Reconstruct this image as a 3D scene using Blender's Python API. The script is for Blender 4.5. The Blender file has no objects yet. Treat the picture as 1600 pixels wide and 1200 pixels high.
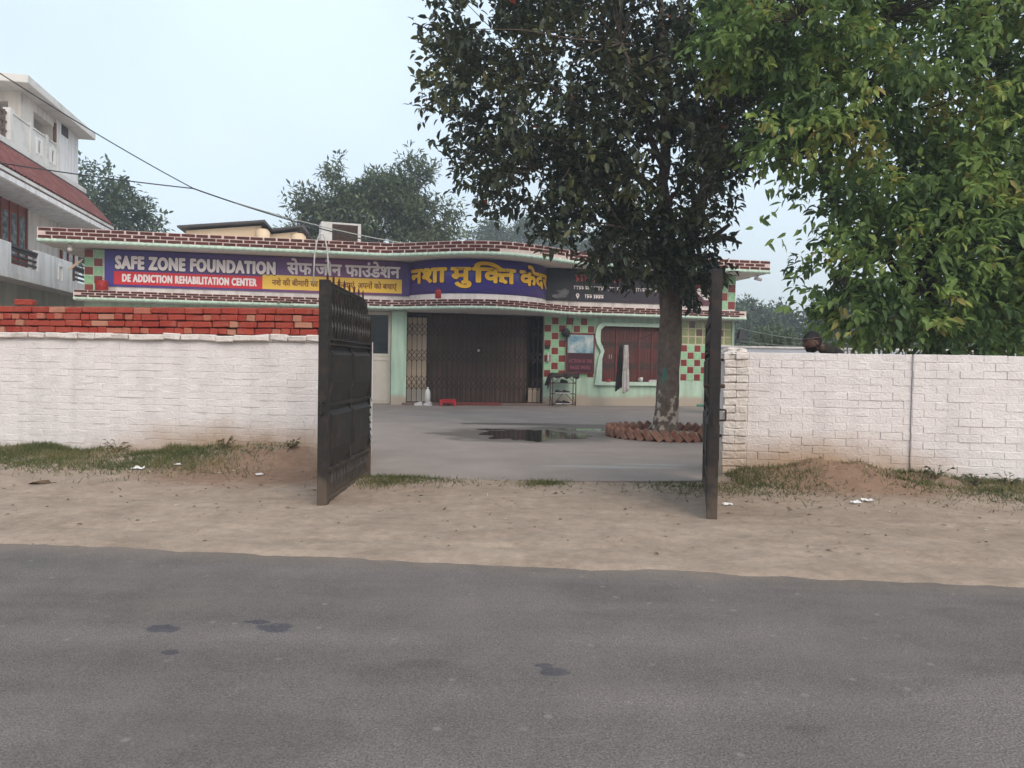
import bpy, bmesh, math, random
import numpy as np
from mathutils import Vector, Matrix, Euler, noise as mnoise

sc = bpy.context.scene
COL = sc.collection
rnd = random.Random(11)
rng = np.random.default_rng(11)
PI = math.pi

# ------------------------------------------------------------------ camera
cd = bpy.data.cameras.new('camera'); cam = bpy.data.objects.new('camera', cd); COL.objects.link(cam)
cd.sensor_width = 36; cd.lens = 1202 / 1600 * 36; cd.clip_start = .05; cd.clip_end = 4000
PITCH = math.atan(30 / 1202)
cam.matrix_world = Matrix.Translation((0, 0, 1.3)) @ Matrix.Rotation(PI / 2 - PITCH, 4, 'X') @ Matrix.Rotation(.0165, 4, 'Z')
sc.camera = cam

# ------------------------------------------------------------------ world + sun + exposure
SUN_EL, SUN_AZ = math.radians(38), math.radians(152)      # hazy sun behind the camera, a little to its right
w = bpy.data.worlds.new('World'); sc.world = w; w.use_nodes = True
nt = w.node_tree; N = nt.nodes; L = nt.links
N.clear()
out = N.new('ShaderNodeOutputWorld')
sky = N.new('ShaderNodeTexSky'); sky.sky_type = 'NISHITA'; sky.sun_disc = False
sky.sun_elevation = SUN_EL; sky.sun_rotation = SUN_AZ; sky.dust_density = 4.0; sky.air_density = 1.2
b1 = N.new('ShaderNodeBackground'); b1.inputs[1].default_value = .05
L.new(sky.outputs[0], b1.inputs[0])
tc = N.new('ShaderNodeTexCoord'); sx = N.new('ShaderNodeSeparateXYZ'); L.new(tc.outputs['Generated'], sx.inputs[0])
ramp = N.new('ShaderNodeValToRGB'); L.new(sx.outputs[2], ramp.inputs[0])
ramp.color_ramp.elements[0].position = 0.0; ramp.color_ramp.elements[0].color = (.60, .67, .72, 1)
ramp.color_ramp.elements[1].position = .40; ramp.color_ramp.elements[1].color = (.685, .80, .89, 1)
nz = N.new('ShaderNodeTexNoise'); nz.inputs['Scale'].default_value = 2.2; nz.inputs['Detail'].default_value = 4
L.new(tc.outputs['Generated'], nz.inputs[0])
mp = N.new('ShaderNodeMapRange'); mp.inputs[1].default_value = .35; mp.inputs[2].default_value = .75
mp.inputs[3].default_value = .92; mp.inputs[4].default_value = 1.08; L.new(nz.outputs[0], mp.inputs[0])
b2 = N.new('ShaderNodeBackground'); L.new(ramp.outputs[0], b2.inputs[0]); L.new(mp.outputs[0], b2.inputs[1])
add = N.new('ShaderNodeAddShader'); L.new(b1.outputs[0], add.inputs[0]); L.new(b2.outputs[0], add.inputs[1])
L.new(add.outputs[0], out.inputs[0])
sl = bpy.data.lights.new('sun', 'SUN'); sun = bpy.data.objects.new('sun', sl); COL.objects.link(sun)
sl.energy = 1.5; sl.angle = math.radians(40); sl.color = (1, .89, .78)
sdir = Vector((math.sin(SUN_AZ) * math.cos(SUN_EL), math.cos(SUN_AZ) * math.cos(SUN_EL), math.sin(SUN_EL)))
sun.rotation_euler = sdir.to_track_quat('Z', 'Y').to_euler()
vs = sc.view_settings; vs.view_transform = 'Standard'; vs.look = 'None'; vs.gamma = 1; vs.exposure = 0.16
vs.use_curve_mapping = False
sc.cycles.max_bounces = 4; sc.cycles.use_adaptive_sampling = True; sc.cycles.adaptive_threshold = .03; sc.cycles.transmission_bounces = 2; sc.cycles.diffuse_bounces = 2; sc.cycles.glossy_bounces = 2; sc.cycles.transparent_max_bounces = 8; sc.cycles.volume_bounces = 0
sc.cycles.use_denoising = True

# ------------------------------------------------------------------ materials
def lin(r, g, b):
    f = lambda c: ((c / 255 + .055) / 1.055) ** 2.4 if c > 10 else c / 255 / 12.92
    return (f(r), f(g), f(b))
MATS = {}
def mat(name, c1, c2=None, scale=4.0, rough=.75, bump=0.0, bscale=None, spec=.3, metal=0.0, rand=None, detail=6.0,
        contrast=(.35, .65), extra=None, coords='pos', streak=0.0):
    """noise-mixed principled material in world position; rand = list of colours picked per object"""
    m = bpy.data.materials.new(name); m.use_nodes = True; MATS[name] = m
    nt = m.node_tree; n = nt.nodes; l = nt.links; p = n['Principled BSDF']
    p.inputs['Roughness'].default_value = rough; p.inputs['Metallic'].default_value = metal
    p.inputs['Specular IOR Level'].default_value = spec
    geo = n.new('ShaderNodeNewGeometry'); pos = geo.outputs['Position']
    if coords == 'obj':
        t = n.new('ShaderNodeTexCoord'); pos = t.outputs['Object']
    base = None
    if rand:
        oi = n.new('ShaderNodeObjectInfo'); cr = n.new('ShaderNodeValToRGB'); cr.color_ramp.interpolation = 'CONSTANT'
        els = cr.color_ramp.elements
        while len(els) < len(rand): els.new(.5)
        for i, c in enumerate(rand):
            els[i].position = i / len(rand); els[i].color = (*c, 1)
        l.new(oi.outputs['Random'], cr.inputs[0]); base = cr.outputs[0]
    if c2 is not None:
        no = n.new('ShaderNodeTexNoise'); no.inputs['Scale'].default_value = scale; no.inputs['Detail'].default_value = detail
        no.inputs['Roughness'].default_value = .65
        l.new(pos, no.inputs['Vector'])
        mr = n.new('ShaderNodeMapRange'); mr.inputs[1].default_value = contrast[0]; mr.inputs[2].default_value = contrast[1]
        l.new(no.outputs[0], mr.inputs[0])
        mx = n.new('ShaderNodeMix'); mx.data_type = 'RGBA'; l.new(mr.outputs[0], mx.inputs[0])
        if base: l.new(base, mx.inputs[6])
        else: mx.inputs[6].default_value = (*c1, 1)
        mx.inputs[7].default_value = (*c2, 1); base = mx.outputs[2]
    if streak and base:
        mpg = n.new('ShaderNodeVectorMath'); mpg.operation = 'MULTIPLY'; l.new(pos, mpg.inputs[0]); mpg.inputs[1].default_value = (5, 5, .45)
        sn = n.new('ShaderNodeTexNoise'); sn.inputs['Scale'].default_value = 1.0; sn.inputs['Detail'].default_value = 6; l.new(mpg.outputs[0], sn.inputs['Vector'])
        sr = n.new('ShaderNodeMapRange'); sr.inputs[1].default_value = .45; sr.inputs[2].default_value = .75; sr.inputs[3].default_value = 1; sr.inputs[4].default_value = 1 - streak; l.new(sn.outputs[0], sr.inputs[0])
        sm_ = n.new('ShaderNodeMix'); sm_.data_type = 'RGBA'; sm_.blend_type = 'MULTIPLY'; sm_.inputs[0].default_value = 1; l.new(base, sm_.inputs[6]); l.new(sr.outputs[0], sm_.inputs[7]); base = sm_.outputs[2]
    if base: l.new(base, p.inputs['Base Color'])
    else: p.inputs['Base Color'].default_value = (*c1, 1)
    if bump:
        bn = n.new('ShaderNodeTexNoise'); bn.inputs['Scale'].default_value = bscale or scale * 6; bn.inputs['Detail'].default_value = 5
        l.new(pos, bn.inputs['Vector'])
        bp = n.new('ShaderNodeBump'); bp.inputs['Strength'].default_value = bump; bp.inputs['Distance'].default_value = .02
        l.new(bn.outputs[0], bp.inputs['Height']); l.new(bp.outputs[0], p.inputs['Normal'])
    if extra: extra(m, n, l, p, pos, base)
    return m

def stain(n, l, pos, base, col, spots, soft=.5, nscale=2.0, namp=.35, amount=1.0, bias=0.0):
    """blend colour col over base inside noisy ellipses: spots = (x, y, z, rx, ry, rz)"""
    no = n.new('ShaderNodeTexNoise'); no.inputs['Scale'].default_value = nscale; no.inputs['Detail'].default_value = 5
    l.new(pos, no.inputs['Vector'])
    acc = None
    for (x, y, z, rx, ry, rz) in spots:
        mpn = n.new('ShaderNodeVectorMath'); mpn.operation = 'SUBTRACT'; l.new(pos, mpn.inputs[0]); mpn.inputs[1].default_value = (x, y, z)
        dv = n.new('ShaderNodeVectorMath'); dv.operation = 'DIVIDE'; l.new(mpn.outputs[0], dv.inputs[0]); dv.inputs[1].default_value = (rx, ry, rz)
        ln = n.new('ShaderNodeVectorMath'); ln.operation = 'LENGTH'; l.new(dv.outputs[0], ln.inputs[0])
        if acc is None: acc = ln.outputs['Value']
        else:
            mi = n.new('ShaderNodeMath'); mi.operation = 'MINIMUM'; l.new(acc, mi.inputs[0]); l.new(ln.outputs['Value'], mi.inputs[1]); acc = mi.outputs[0]
    ad = n.new('ShaderNodeMath'); ad.operation = 'MULTIPLY_ADD'; l.new(no.outputs[0], ad.inputs[0]); ad.inputs[1].default_value = namp * 2; l.new(acc, ad.inputs[2])
    mr = n.new('ShaderNodeMapRange'); mr.interpolation_type = 'SMOOTHSTEP'
    mr.inputs[1].default_value = 1 + namp - bias - soft / 2; mr.inputs[2].default_value = 1 + namp - bias + soft / 2
    mr.inputs[3].default_value = amount; mr.inputs[4].default_value = 0
    l.new(ad.outputs[0], mr.inputs[0])
    mx = n.new('ShaderNodeMix'); mx.data_type = 'RGBA'; l.new(mr.outputs[0], mx.inputs[0]); l.new(base, mx.inputs[6]); mx.inputs[7].default_value = (*col, 1)
    return mx.outputs[2], mr.outputs[0]

# ground frames ------------------------------------------------------------
A = math.atan(.2034); B0 = Vector((0, 24.69, 0))          # main building: u along front, v towards the road
AW = math.atan(-.143); W0 = Vector((2.49, 9.05, 0))       # boundary wall line
def bpt(u, v, z): return B0 + Vector((math.cos(A) * u + math.sin(A) * v, math.sin(A) * u - math.cos(A) * v, z))
def wpt(u, v, z): return W0 + Vector((math.cos(AW) * u + math.sin(AW) * v, math.sin(AW) * u - math.cos(AW) * v, z))

def dirt_extra(m, n, l, p, pos, base):
    c, _ = stain(n, l, pos, base, (.235, .135, .085), [(-2.75, 8.7, 0, 1.3, .9, 2), (3.7, 8.5, 0, 1.1, .75, 2)], soft=.8, nscale=3, amount=.75)
    d2 = n.new('ShaderNodeTexNoise'); d2.inputs['Scale'].default_value = 9; d2.inputs['Detail'].default_value = 8; d2.inputs['Roughness'].default_value = .75; l.new(pos, d2.inputs['Vector'])
    dm = n.new('ShaderNodeMapRange'); dm.inputs[1].default_value = .3; dm.inputs[2].default_value = .7; dm.inputs[3].default_value = .78; dm.inputs[4].default_value = 1.18; l.new(d2.outputs[0], dm.inputs[0])
    dx_ = n.new('ShaderNodeMix'); dx_.data_type = 'RGBA'; dx_.blend_type = 'MULTIPLY'; dx_.inputs[0].default_value = 1; l.new(c, dx_.inputs[6]); l.new(dm.outputs[0], dx_.inputs[7]); c = dx_.outputs[2]
    v = n.new('ShaderNodeTexVoronoi'); v.inputs['Scale'].default_value = 26; l.new(pos, v.inputs['Vector'])
    mr = n.new('ShaderNodeMapRange'); mr.inputs[1].default_value = .05; mr.inputs[2].default_value = .2; mr.inputs[3].default_value = .35; mr.inputs[4].default_value = 0
    l.new(v.outputs['Distance'], mr.inputs[0])
    mx = n.new('ShaderNodeMix'); mx.data_type = 'RGBA'; l.new(mr.outputs[0], mx.inputs[0]); l.new(c, mx.inputs[6]); mx.inputs[7].default_value = (.16, .115, .08, 1)
    l.new(mx.outputs[2], p.inputs['Base Color'])
mat('dirt', (.375, .29, .225), (.285, .215, .165), 1.6, .95, .5, 30, spec=.1, extra=dirt_extra)

def asphalt_extra(m, n, l, p, pos, base):
    fine = n.new('ShaderNodeTexNoise'); fine.inputs['Scale'].default_value = 130; fine.inputs['Detail'].default_value = 3; l.new(pos, fine.inputs['Vector'])
    mr = n.new('ShaderNodeMapRange'); mr.inputs[1].default_value = .3; mr.inputs[2].default_value = .72; mr.inputs[3].default_value = .6; mr.inputs[4].default_value = 1.42
    l.new(fine.outputs[0], mr.inputs[0])
    mm = n.new('ShaderNodeMix'); mm.data_type = 'RGBA'; mm.blend_type = 'MULTIPLY'; mm.inputs[0].default_value = 1
    l.new(base, mm.inputs[6]); l.new(mr.outputs[0], mm.inputs[7])
    c, _ = stain(n, l, pos, mm.outputs[2], (.105, .092, .082), [(-1.6, 4.05, 0, .75, .28, 1), (1.55, 3.15, 0, .17, .08, 1), (1.8, 3.2, 0, .12, .05, 1), (2.45, 4.1, 0, .22, .12, 1), (-.35, 3.3, 0, .12, .05, 1),
              (-1.0, 2.6, 0, .5, .2, 1), (1.1, 2.75, 0, .09, .03, 1)], soft=.7, nscale=6, namp=.9, amount=.32)
    c, oil = stain(n, l, pos, c, (.045, .05, .075), [(-1.66, 3.68, 0, .075, .055, 1), (-1.13, 3.72, 0, .085, .06, 1), (-1.25, 3.8, 0, .06, .03, 1), (.2, 3.24, 0, .055, .05, 1), (.16, 3.3, 0, .04, .03, 1), (-1.5, 3.38, 0, .035, .03, 1)], soft=.35, nscale=16, namp=.9, amount=.6)
    tv_ = n.new('ShaderNodeVectorMath'); tv_.operation = 'MULTIPLY'; l.new(pos, tv_.inputs[0]); tv_.inputs[1].default_value = (.22, 2.6, 1)
    tn = n.new('ShaderNodeTexNoise'); tn.inputs['Scale'].default_value = 1; tn.inputs['Detail'].default_value = 5; l.new(tv_.outputs[0], tn.inputs['Vector'])
    tr_ = n.new('ShaderNodeMapRange'); tr_.inputs[1].default_value = .3; tr_.inputs[2].default_value = .7; tr_.inputs[3].default_value = .86; tr_.inputs[4].default_value = 1.16; l.new(tn.outputs[0], tr_.inputs[0])
    tm = n.new('ShaderNodeMix'); tm.data_type = 'RGBA'; tm.blend_type = 'MULTIPLY'; tm.inputs[0].default_value = 1; l.new(c, tm.inputs[6]); l.new(tr_.outputs[0], tm.inputs[7]); c = tm.outputs[2]
    ag = n.new('ShaderNodeTexVoronoi'); ag.inputs['Scale'].default_value = 120; l.new(pos, ag.inputs['Vector'])
    gs_ = n.new('ShaderNodeSeparateColor'); l.new(ag.outputs['Color'], gs_.inputs[0])
    ar = n.new('ShaderNodeMapRange'); ar.inputs[1].default_value = 0; ar.inputs[2].default_value = 1; ar.inputs[3].default_value = .85; ar.inputs[4].default_value = 1.17; l.new(gs_.outputs[0], ar.inputs[0])
    am = n.new('ShaderNodeMix'); am.data_type = 'RGBA'; am.blend_type = 'MULTIPLY'; am.inputs[0].default_value = 1; l.new(c, am.inputs[6]); l.new(ar.outputs[0], am.inputs[7]); c = am.outputs[2]
    pn_ = n.new('ShaderNodeTexNoise'); pn_.inputs['Scale'].default_value = .9; pn_.inputs['Detail'].default_value = 7; pn_.inputs['Roughness'].default_value = .7; l.new(pos, pn_.inputs['Vector'])
    pq = n.new('ShaderNodeMapRange'); pq.inputs[1].default_value = .5; pq.inputs[2].default_value = .72; pq.inputs[4].default_value = .4; l.new(pn_.outputs[0], pq.inputs[0])
    pm = n.new('ShaderNodeMix'); pm.data_type = 'RGBA'; l.new(pq.outputs[0], pm.inputs[0]); l.new(c, pm.inputs[6]); pm.inputs[7].default_value = (.23, .20, .175, 1); c = pm.outputs[2]
    vo = n.new('ShaderNodeTexVoronoi'); vo.inputs['Scale'].default_value = 5.5; l.new(pos, vo.inputs['Vector'])
    pr = n.new('ShaderNodeMapRange'); pr.inputs[1].default_value = .04; pr.inputs[2].default_value = .12; pr.inputs[3].default_value = .6; pr.inputs[4].default_value = 0; l.new(vo.outputs['Distance'], pr.inputs[0])
    mx = n.new('ShaderNodeMix'); mx.data_type = 'RGBA'; l.new(pr.outputs[0], mx.inputs[0]); l.new(c, mx.inputs[6]); mx.inputs[7].default_value = (.3, .28, .25, 1)
    # dust that has blown over the edge of the road
    sp = n.new('ShaderNodeSeparateXYZ'); l.new(pos, sp.inputs[0])
    ma = n.new('ShaderNodeMath'); ma.operation = 'MULTIPLY_ADD'; l.new(sp.outputs[0], ma.inputs[0]); ma.inputs[1].default_value = .095; l.new(sp.outputs[1], ma.inputs[2])
    dn = n.new('ShaderNodeTexNoise'); dn.inputs['Scale'].default_value = 7; dn.inputs['Detail'].default_value = 6; l.new(pos, dn.inputs['Vector'])
    m2 = n.new('ShaderNodeMath'); m2.operation = 'MULTIPLY_ADD'; l.new(dn.outputs[0], m2.inputs[0]); m2.inputs[1].default_value = .55; l.new(ma.outputs[0], m2.inputs[2])
    dr = n.new('ShaderNodeMapRange'); dr.inputs[1].default_value = 4.98; dr.inputs[2].default_value = 5.3; dr.inputs[4].default_value = .55; l.new(m2.outputs[0], dr.inputs[0])
    m3 = n.new('ShaderNodeMix'); m3.data_type = 'RGBA'; l.new(dr.outputs[0], m3.inputs[0]); l.new(mx.outputs[2], m3.inputs[6]); m3.inputs[7].default_value = (.26, .2, .15, 1)
    l.new(m3.outputs[2], p.inputs['Base Color'])
mat('asphalt', (.196, .170, .158), (.15, .131, .122), 1.3, .9, .8, 95, spec=.12, extra=asphalt_extra)

def conc_extra(m, n, l, p, pos, base):
    c, wet = stain(n, l, pos, base, (.085, .072, .062), [(.3, 14.3, 0, 1.7, 1.5, 1), (1.9, 15.9, 0, 1.6, .5, 1), (.9, 16.8, 0, 2.2, .35, 1)], soft=.35, nscale=1.8, namp=.5, amount=.75)
    c, _ = stain(n, l, pos, c, (.34, .33, .31), [(1.3, 9.9, 0, .8, .13, 1), (1.9, 10.2, 0, .5, .1, 1)], soft=.6, nscale=6, amount=.7)
    l.new(c, p.inputs['Base Color'])
    mr = n.new('ShaderNodeMapRange'); mr.inputs[3].default_value = .85; mr.inputs[4].default_value = .32; l.new(wet, mr.inputs[0]); l.new(mr.outputs[0], p.inputs['Roughness'])
mat('concrete', (.315, .262, .232), (.25, .208, .185), .9, .88, .3, 24, spec=.12, extra=conc_extra)
mat('puddle', (.05, .042, .036), (.035, .03, .026), 2, .06, .06, 9, spec=.6)

def white_extra(m, n, l, p, pos, base):
    k1 = wpt(-5.9, .1, .12); k2 = wpt(1.1, .1, .1)
    c, _ = stain(n, l, pos, base, (.40, .265, .16), [(k1.x, k1.y, 0, 1.9, 1, .42), (k2.x, k2.y, 0, 1.3, 1, .42)], soft=1.2, nscale=2.5, amount=.9)
    c, _ = stain(n, l, pos, c, (.33, .24, .17), [(-3, 9.9, -.25, 60, 4, .34)], soft=.7, nscale=5, amount=.6)
    l.new(c, p.inputs['Base Color'])
mat('whitewash', (.80, .737, .72), (.71, .645, .625), 2.2, .93, .55, 40, spec=.1, extra=white_extra, contrast=(.4, .8), streak=.12)
mat('whitewash_rough', (.71, .645, .60), (.50, .42, .37), 7, .95, .9, 28, spec=.1, extra=white_extra, contrast=(.45, .85))
mat('red_brick', (0, 0, 0), (.37, .14, .10), 7, .95, .7, 60, spec=.05, contrast=(.5, .95),
    rand=[(.36, .062, .045), (.33, .055, .04), (.39, .075, .053), (.31, .05, .038), (.44, .15, .10), (.36, .065, .045), (.34, .058, .042), (.47, .22, .15), (.37, .07, .05), (.34, .07, .05), (.38, .068, .048), (.35, .06, .043)])
mat('old_brick', (0, 0, 0), (.30, .17, .12), 8, .95, .7, 60, spec=.1, rand=[(.19, .085, .062), (.16, .07, .054), (.21, .105, .08), (.175, .065, .05)])
def gate_extra(m, n, l, p, pos, base):
    c, _ = stain(n, l, pos, base, (.13, .095, .07), [(0, 7.6, -.15, 9, 9, .42)], soft=.9, nscale=7, namp=.9, amount=.7)
    l.new(c, p.inputs['Base Color'])
mat('black_metal', (.022, .019, .018), (.07, .043, .03), 6, .55, .18, 26, spec=.3, contrast=(.5, .8), extra=gate_extra, streak=.2)
mat('rust_metal', (.075, .04, .025), (.03, .022, .018), 9, .75, .3, 60, spec=.3)
mat('steel', (.5, .5, .5), None, rough=.35, metal=.8)
mat('white_steel', (.62, .62, .6), (.45, .43, .4), 12, .5, spec=.4)
mat('green_paint', (.53, .69, .54), (.45, .60, .47), 1.4, .7, .08, 30, spec=.25, streak=.35,
    extra=lambda m, n, l, p, pos, base: l.new(stain(n, l, pos, base, (.46, .36, .29), [(2, 25, -.12, 40, 9, .42)], soft=.5, nscale=2.2, amount=.9)[0], p.inputs['Base Color']))
mat('mint_trim', (.56, .70, .58), (.45, .58, .48), 6, .7, .2, 50, spec=.25)
mat('mortar_pink', (.74, .60, .55), (.64, .50, .45), 6, .85, .2, 60)
mat('fascia_brick', (0, 0, 0), (.085, .022, .018), 7, .7, .2, 60, spec=.3, rand=[(.095, .02, .018), (.08, .017, .016), (.11, .024, .02), (.075, .018, .017)], contrast=(.5, 1.0))
mat('soffit', (.78, .73, .69), (.68, .64, .60), 1.2, .85, .1, 20)
mat('tile_green', (0, 0, 0), (.22, .46, .24), 14, .35, .05, 40, spec=.5, rand=[(.36, .60, .36), (.34, .57, .34), (.40, .62, .39), (.37, .56, .37)])
mat('tile_red', (0, 0, 0), (.20, .025, .02), 9, .35, .05, 40, spec=.5, rand=[(.22, .03, .026), (.19, .026, .023), (.25, .036, .03)])
mat('tile_grout', (.56, .62, .5), (.48, .52, .42), 8, .8)
mat('wall_white', (.74, .70, .68), (.62, .58, .56), 1.5, .8, .1, 20, streak=.35)
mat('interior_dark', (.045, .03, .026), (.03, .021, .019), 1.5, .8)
mat('inner_brown', (.21, .135, .11), (.15, .10, .085), 2, .8, streak=.3)
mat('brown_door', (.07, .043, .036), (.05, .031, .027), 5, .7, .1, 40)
mat('cream_panel', (.70, .55, .41), (.60, .46, .34), 3, .7)
mat('pale_cream', (.62, .56, .48), (.54, .48, .41), 2, .6)
mat('grille_brown', (.026, .012, .010), (.04, .019, .014), 12, .6, spec=.3)
mat('dark_glass', (.012, .016, .018), None, rough=.04, spec=.35)
mat('maroon_shutter', (.125, .036, .031), (.09, .028, .025), 3, .45, .05, 40, spec=.4)
mat('maroon_frame', (.17, .04, .036), None, rough=.5)
mat('bottle_glass', (.30, .33, .16), (.22, .26, .11), 3, .15, spec=.5)
mat('brown_glass', (.12, .075, .04), (.08, .05, .03), 3, .15, spec=.5)
mat('cream_grid', (.62, .54, .38), (.5, .43, .3), 5, .7)
mat('step_stone', (.23, .15, .12), (.16, .11, .09), 4, .7, .2, 40)
mat('step_red', (.22, .05, .042), (.16, .04, .034), 6, .6)
mat('red_plastic', (.52, .018, .028), None, rough=.35, spec=.5)
mat('red_can', (.36, .02, .02), (.26, .018, .016), 9, .5)
mat('white_plastic', (.72, .70, .68), None, rough=.4, spec=.5)
mat('cloth_white', (.62, .58, .56), (.5, .46, .45), 9, .9, .3, 60)
mat('cloth_black', (.016, .015, .016), (.03, .028, .028), 9, .9, .3, 60)
mat('cloth_brown', (.055, .036, .034), (.035, .025, .024), 9, .9, .4, 50)
mat('shoe_black', (.015, .014, .014), None, rough=.5)
mat('rack_metal', (.085, .035, .026), (.05, .025, .02), 12, .6)
mat('teal', (.03, .24, .18), (.05, .2, .15), 6, .5)
mat('cable', (.03, .032, .034), None, rough=.6)
mat('pale_cable', (.35, .37, .34), None, rough=.6)
mat('paper', (.72, .70, .68), None, rough=.9)
mat('cooler_white', (.60, .58, .56), (.5, .48, .46), 6, .6)
mat('cooler_pad', (.085, .055, .042), (.05, .034, .028), 16, .95, .8, 50)
mat('shed_cream', (.72, .56, .38), (.62, .47, .32), 1.2, .85)
mat('tin', (.055, .05, .055), (.08, .07, .07), 2, .6, .1, 12)
mat('house_white', (.84, .82, .82), (.74, .72, .71), 1.1, .85, .1, 14, streak=.3)
mat('house_cream', (.76, .70, .64), (.66, .6, .55), .9, .85, .1, 14, streak=.25)
mat('house_stain', (.68, .66, .63), (.42, .40, .37), 1.6, .9, .2, 14, contrast=(.48, .8))
mat('roof_tile', (.19, .075, .07), (.13, .058, .054), 3.5, .85, .2, 20)
mat('roof_tile_b', (0, 0, 0), (.15, .05, .045), 5, .85, .2, 20, rand=[(.20, .075, .068), (.16, .06, .056), (.25, .10, .09)])
mat('wood_red', (.25, .06, .035), (.18, .045, .028), 6, .6)
mat('rail_brown', (.13, .085, .075), None, rough=.7)
mat('rail_dark', (.055, .04, .045), None, rough=.6)
mat('window_glass', (.06, .08, .09), (.25, .28, .3), 5, .08, spec=.7, contrast=(.45, .6))
mat('blue_wall', (.50, .53, .60), (.42, .45, .5), 1.2, .85)
mat('skin', (.10, .046, .032), (.075, .036, .026), 20, .55, .05, 80, spec=.35)
mat('hair', (.008, .007, .007), (.014, .012, .012), 60, .6, .6, 90)
mat('shirt', (.035, .03, .022), (.022, .02, .016), 20, .9, .2, 60)
mat('trousers', (.03, .032, .045), None, rough=.9)
mat('dry_leaf', (.22, .13, .06), (.12, .08, .045), 9, .9)
mat('pebble', (0, 0, 0), (.17, .13, .1), 30, .9, rand=[(.3, .24, .19), (.2, .16, .13)])

def bark_extra(m, n, l, p, pos, base):
    c, _ = stain(n, l, pos, base, (.50, .43, .36), [(2.9, 14.3, .38, 1.2, 1.2, .55)], soft=.5, nscale=9, namp=3.0, amount=.75, bias=1.05)
    c, _ = stain(n, l, pos, c, (.035, .19, .15), [(2.80, 14.0, 1.12, .05, .3, .2)], soft=.6, nscale=14, namp=1.2, amount=.7)
    l.new(c, p.inputs['Base Color'])
mat('bark', (.185, .142, .118), (.10, .075, .062), 9, .95, 1.0, 22, spec=.1, extra=bark_extra)
mat('bark_far', (.07, .055, .045), (.05, .04, .035), 3, .95)

def leafmat(name, ramp_cols, rough=.45, trans=.25, spec=.4):
    m = bpy.data.materials.new(name); m.use_nodes = True; MATS[name] = m
    n = m.node_tree.nodes; l = m.node_tree.links; p = n['Principled BSDF']
    at = n.new('ShaderNodeAttribute'); at.attribute_name = 'tint'
    cr = n.new('ShaderNodeValToRGB'); els = cr.color_ramp.elements
    while len(els) < len(ramp_cols): els.new(.5)
    for i, (q, c) in enumerate(ramp_cols): els[i].position = q; els[i].color = (*c, 1)
    l.new(at.outputs['Fac'], cr.inputs[0]); l.new(cr.outputs[0], p.inputs['Base Color'])
    p.inputs['Roughness'].default_value = rough; p.inputs['Specular IOR Level'].default_value = spec
    tr = n.new('ShaderNodeBsdfTranslucent'); l.new(cr.outputs[0], tr.inputs[0])
    ms = n.new('ShaderNodeMixShader'); ms.inputs[0].default_value = trans
    l.new(p.outputs[0], ms.inputs[1]); l.new(tr.outputs[0], ms.inputs[2]); l.new(ms.outputs[0], n['Material Output'].inputs[0])
    return m
leafmat('leaf_dark', [(0, (.028, .037, .024)), (.45, (.055, .068, .037)), (.75, (.105, .118, .05)), (.985, (.16, .155, .05)), (.996, (.55, .13, .04)), (1, (.5, .10, .05))], .4, .18, .4)
leafmat('leaf_light', [(0, (.075, .13, .05)), (.35, (.17, .26, .085)), (.7, (.275, .39, .115)), (.93, (.41, .47, .13)), (1, (.45, .36, .13))], .5, .48, .3)
leafmat('leaf_mid', [(0, (.075, .10, .06)), (.6, (.13, .165, .09)), (1, (.21, .24, .12))], .55, .25, .3)
leafmat('leaf_far', [(0, (.065, .095, .06)), (.6, (.10, .14, .085)), (1, (.155, .20, .11))], .7, .2, .2)
leafmat('grass', [(0, (.065, .085, .028)), (.5, (.11, .13, .045)), (.8, (.19, .17, .08)), (1, (.34, .27, .15))], .7, .25, .2)
leafmat('litter', [(0, (.12, .08, .05)), (.5, (.21, .145, .09)), (.85, (.31, .24, .16)), (1, (.5, .46, .4))], .9, .1, .1)

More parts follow.
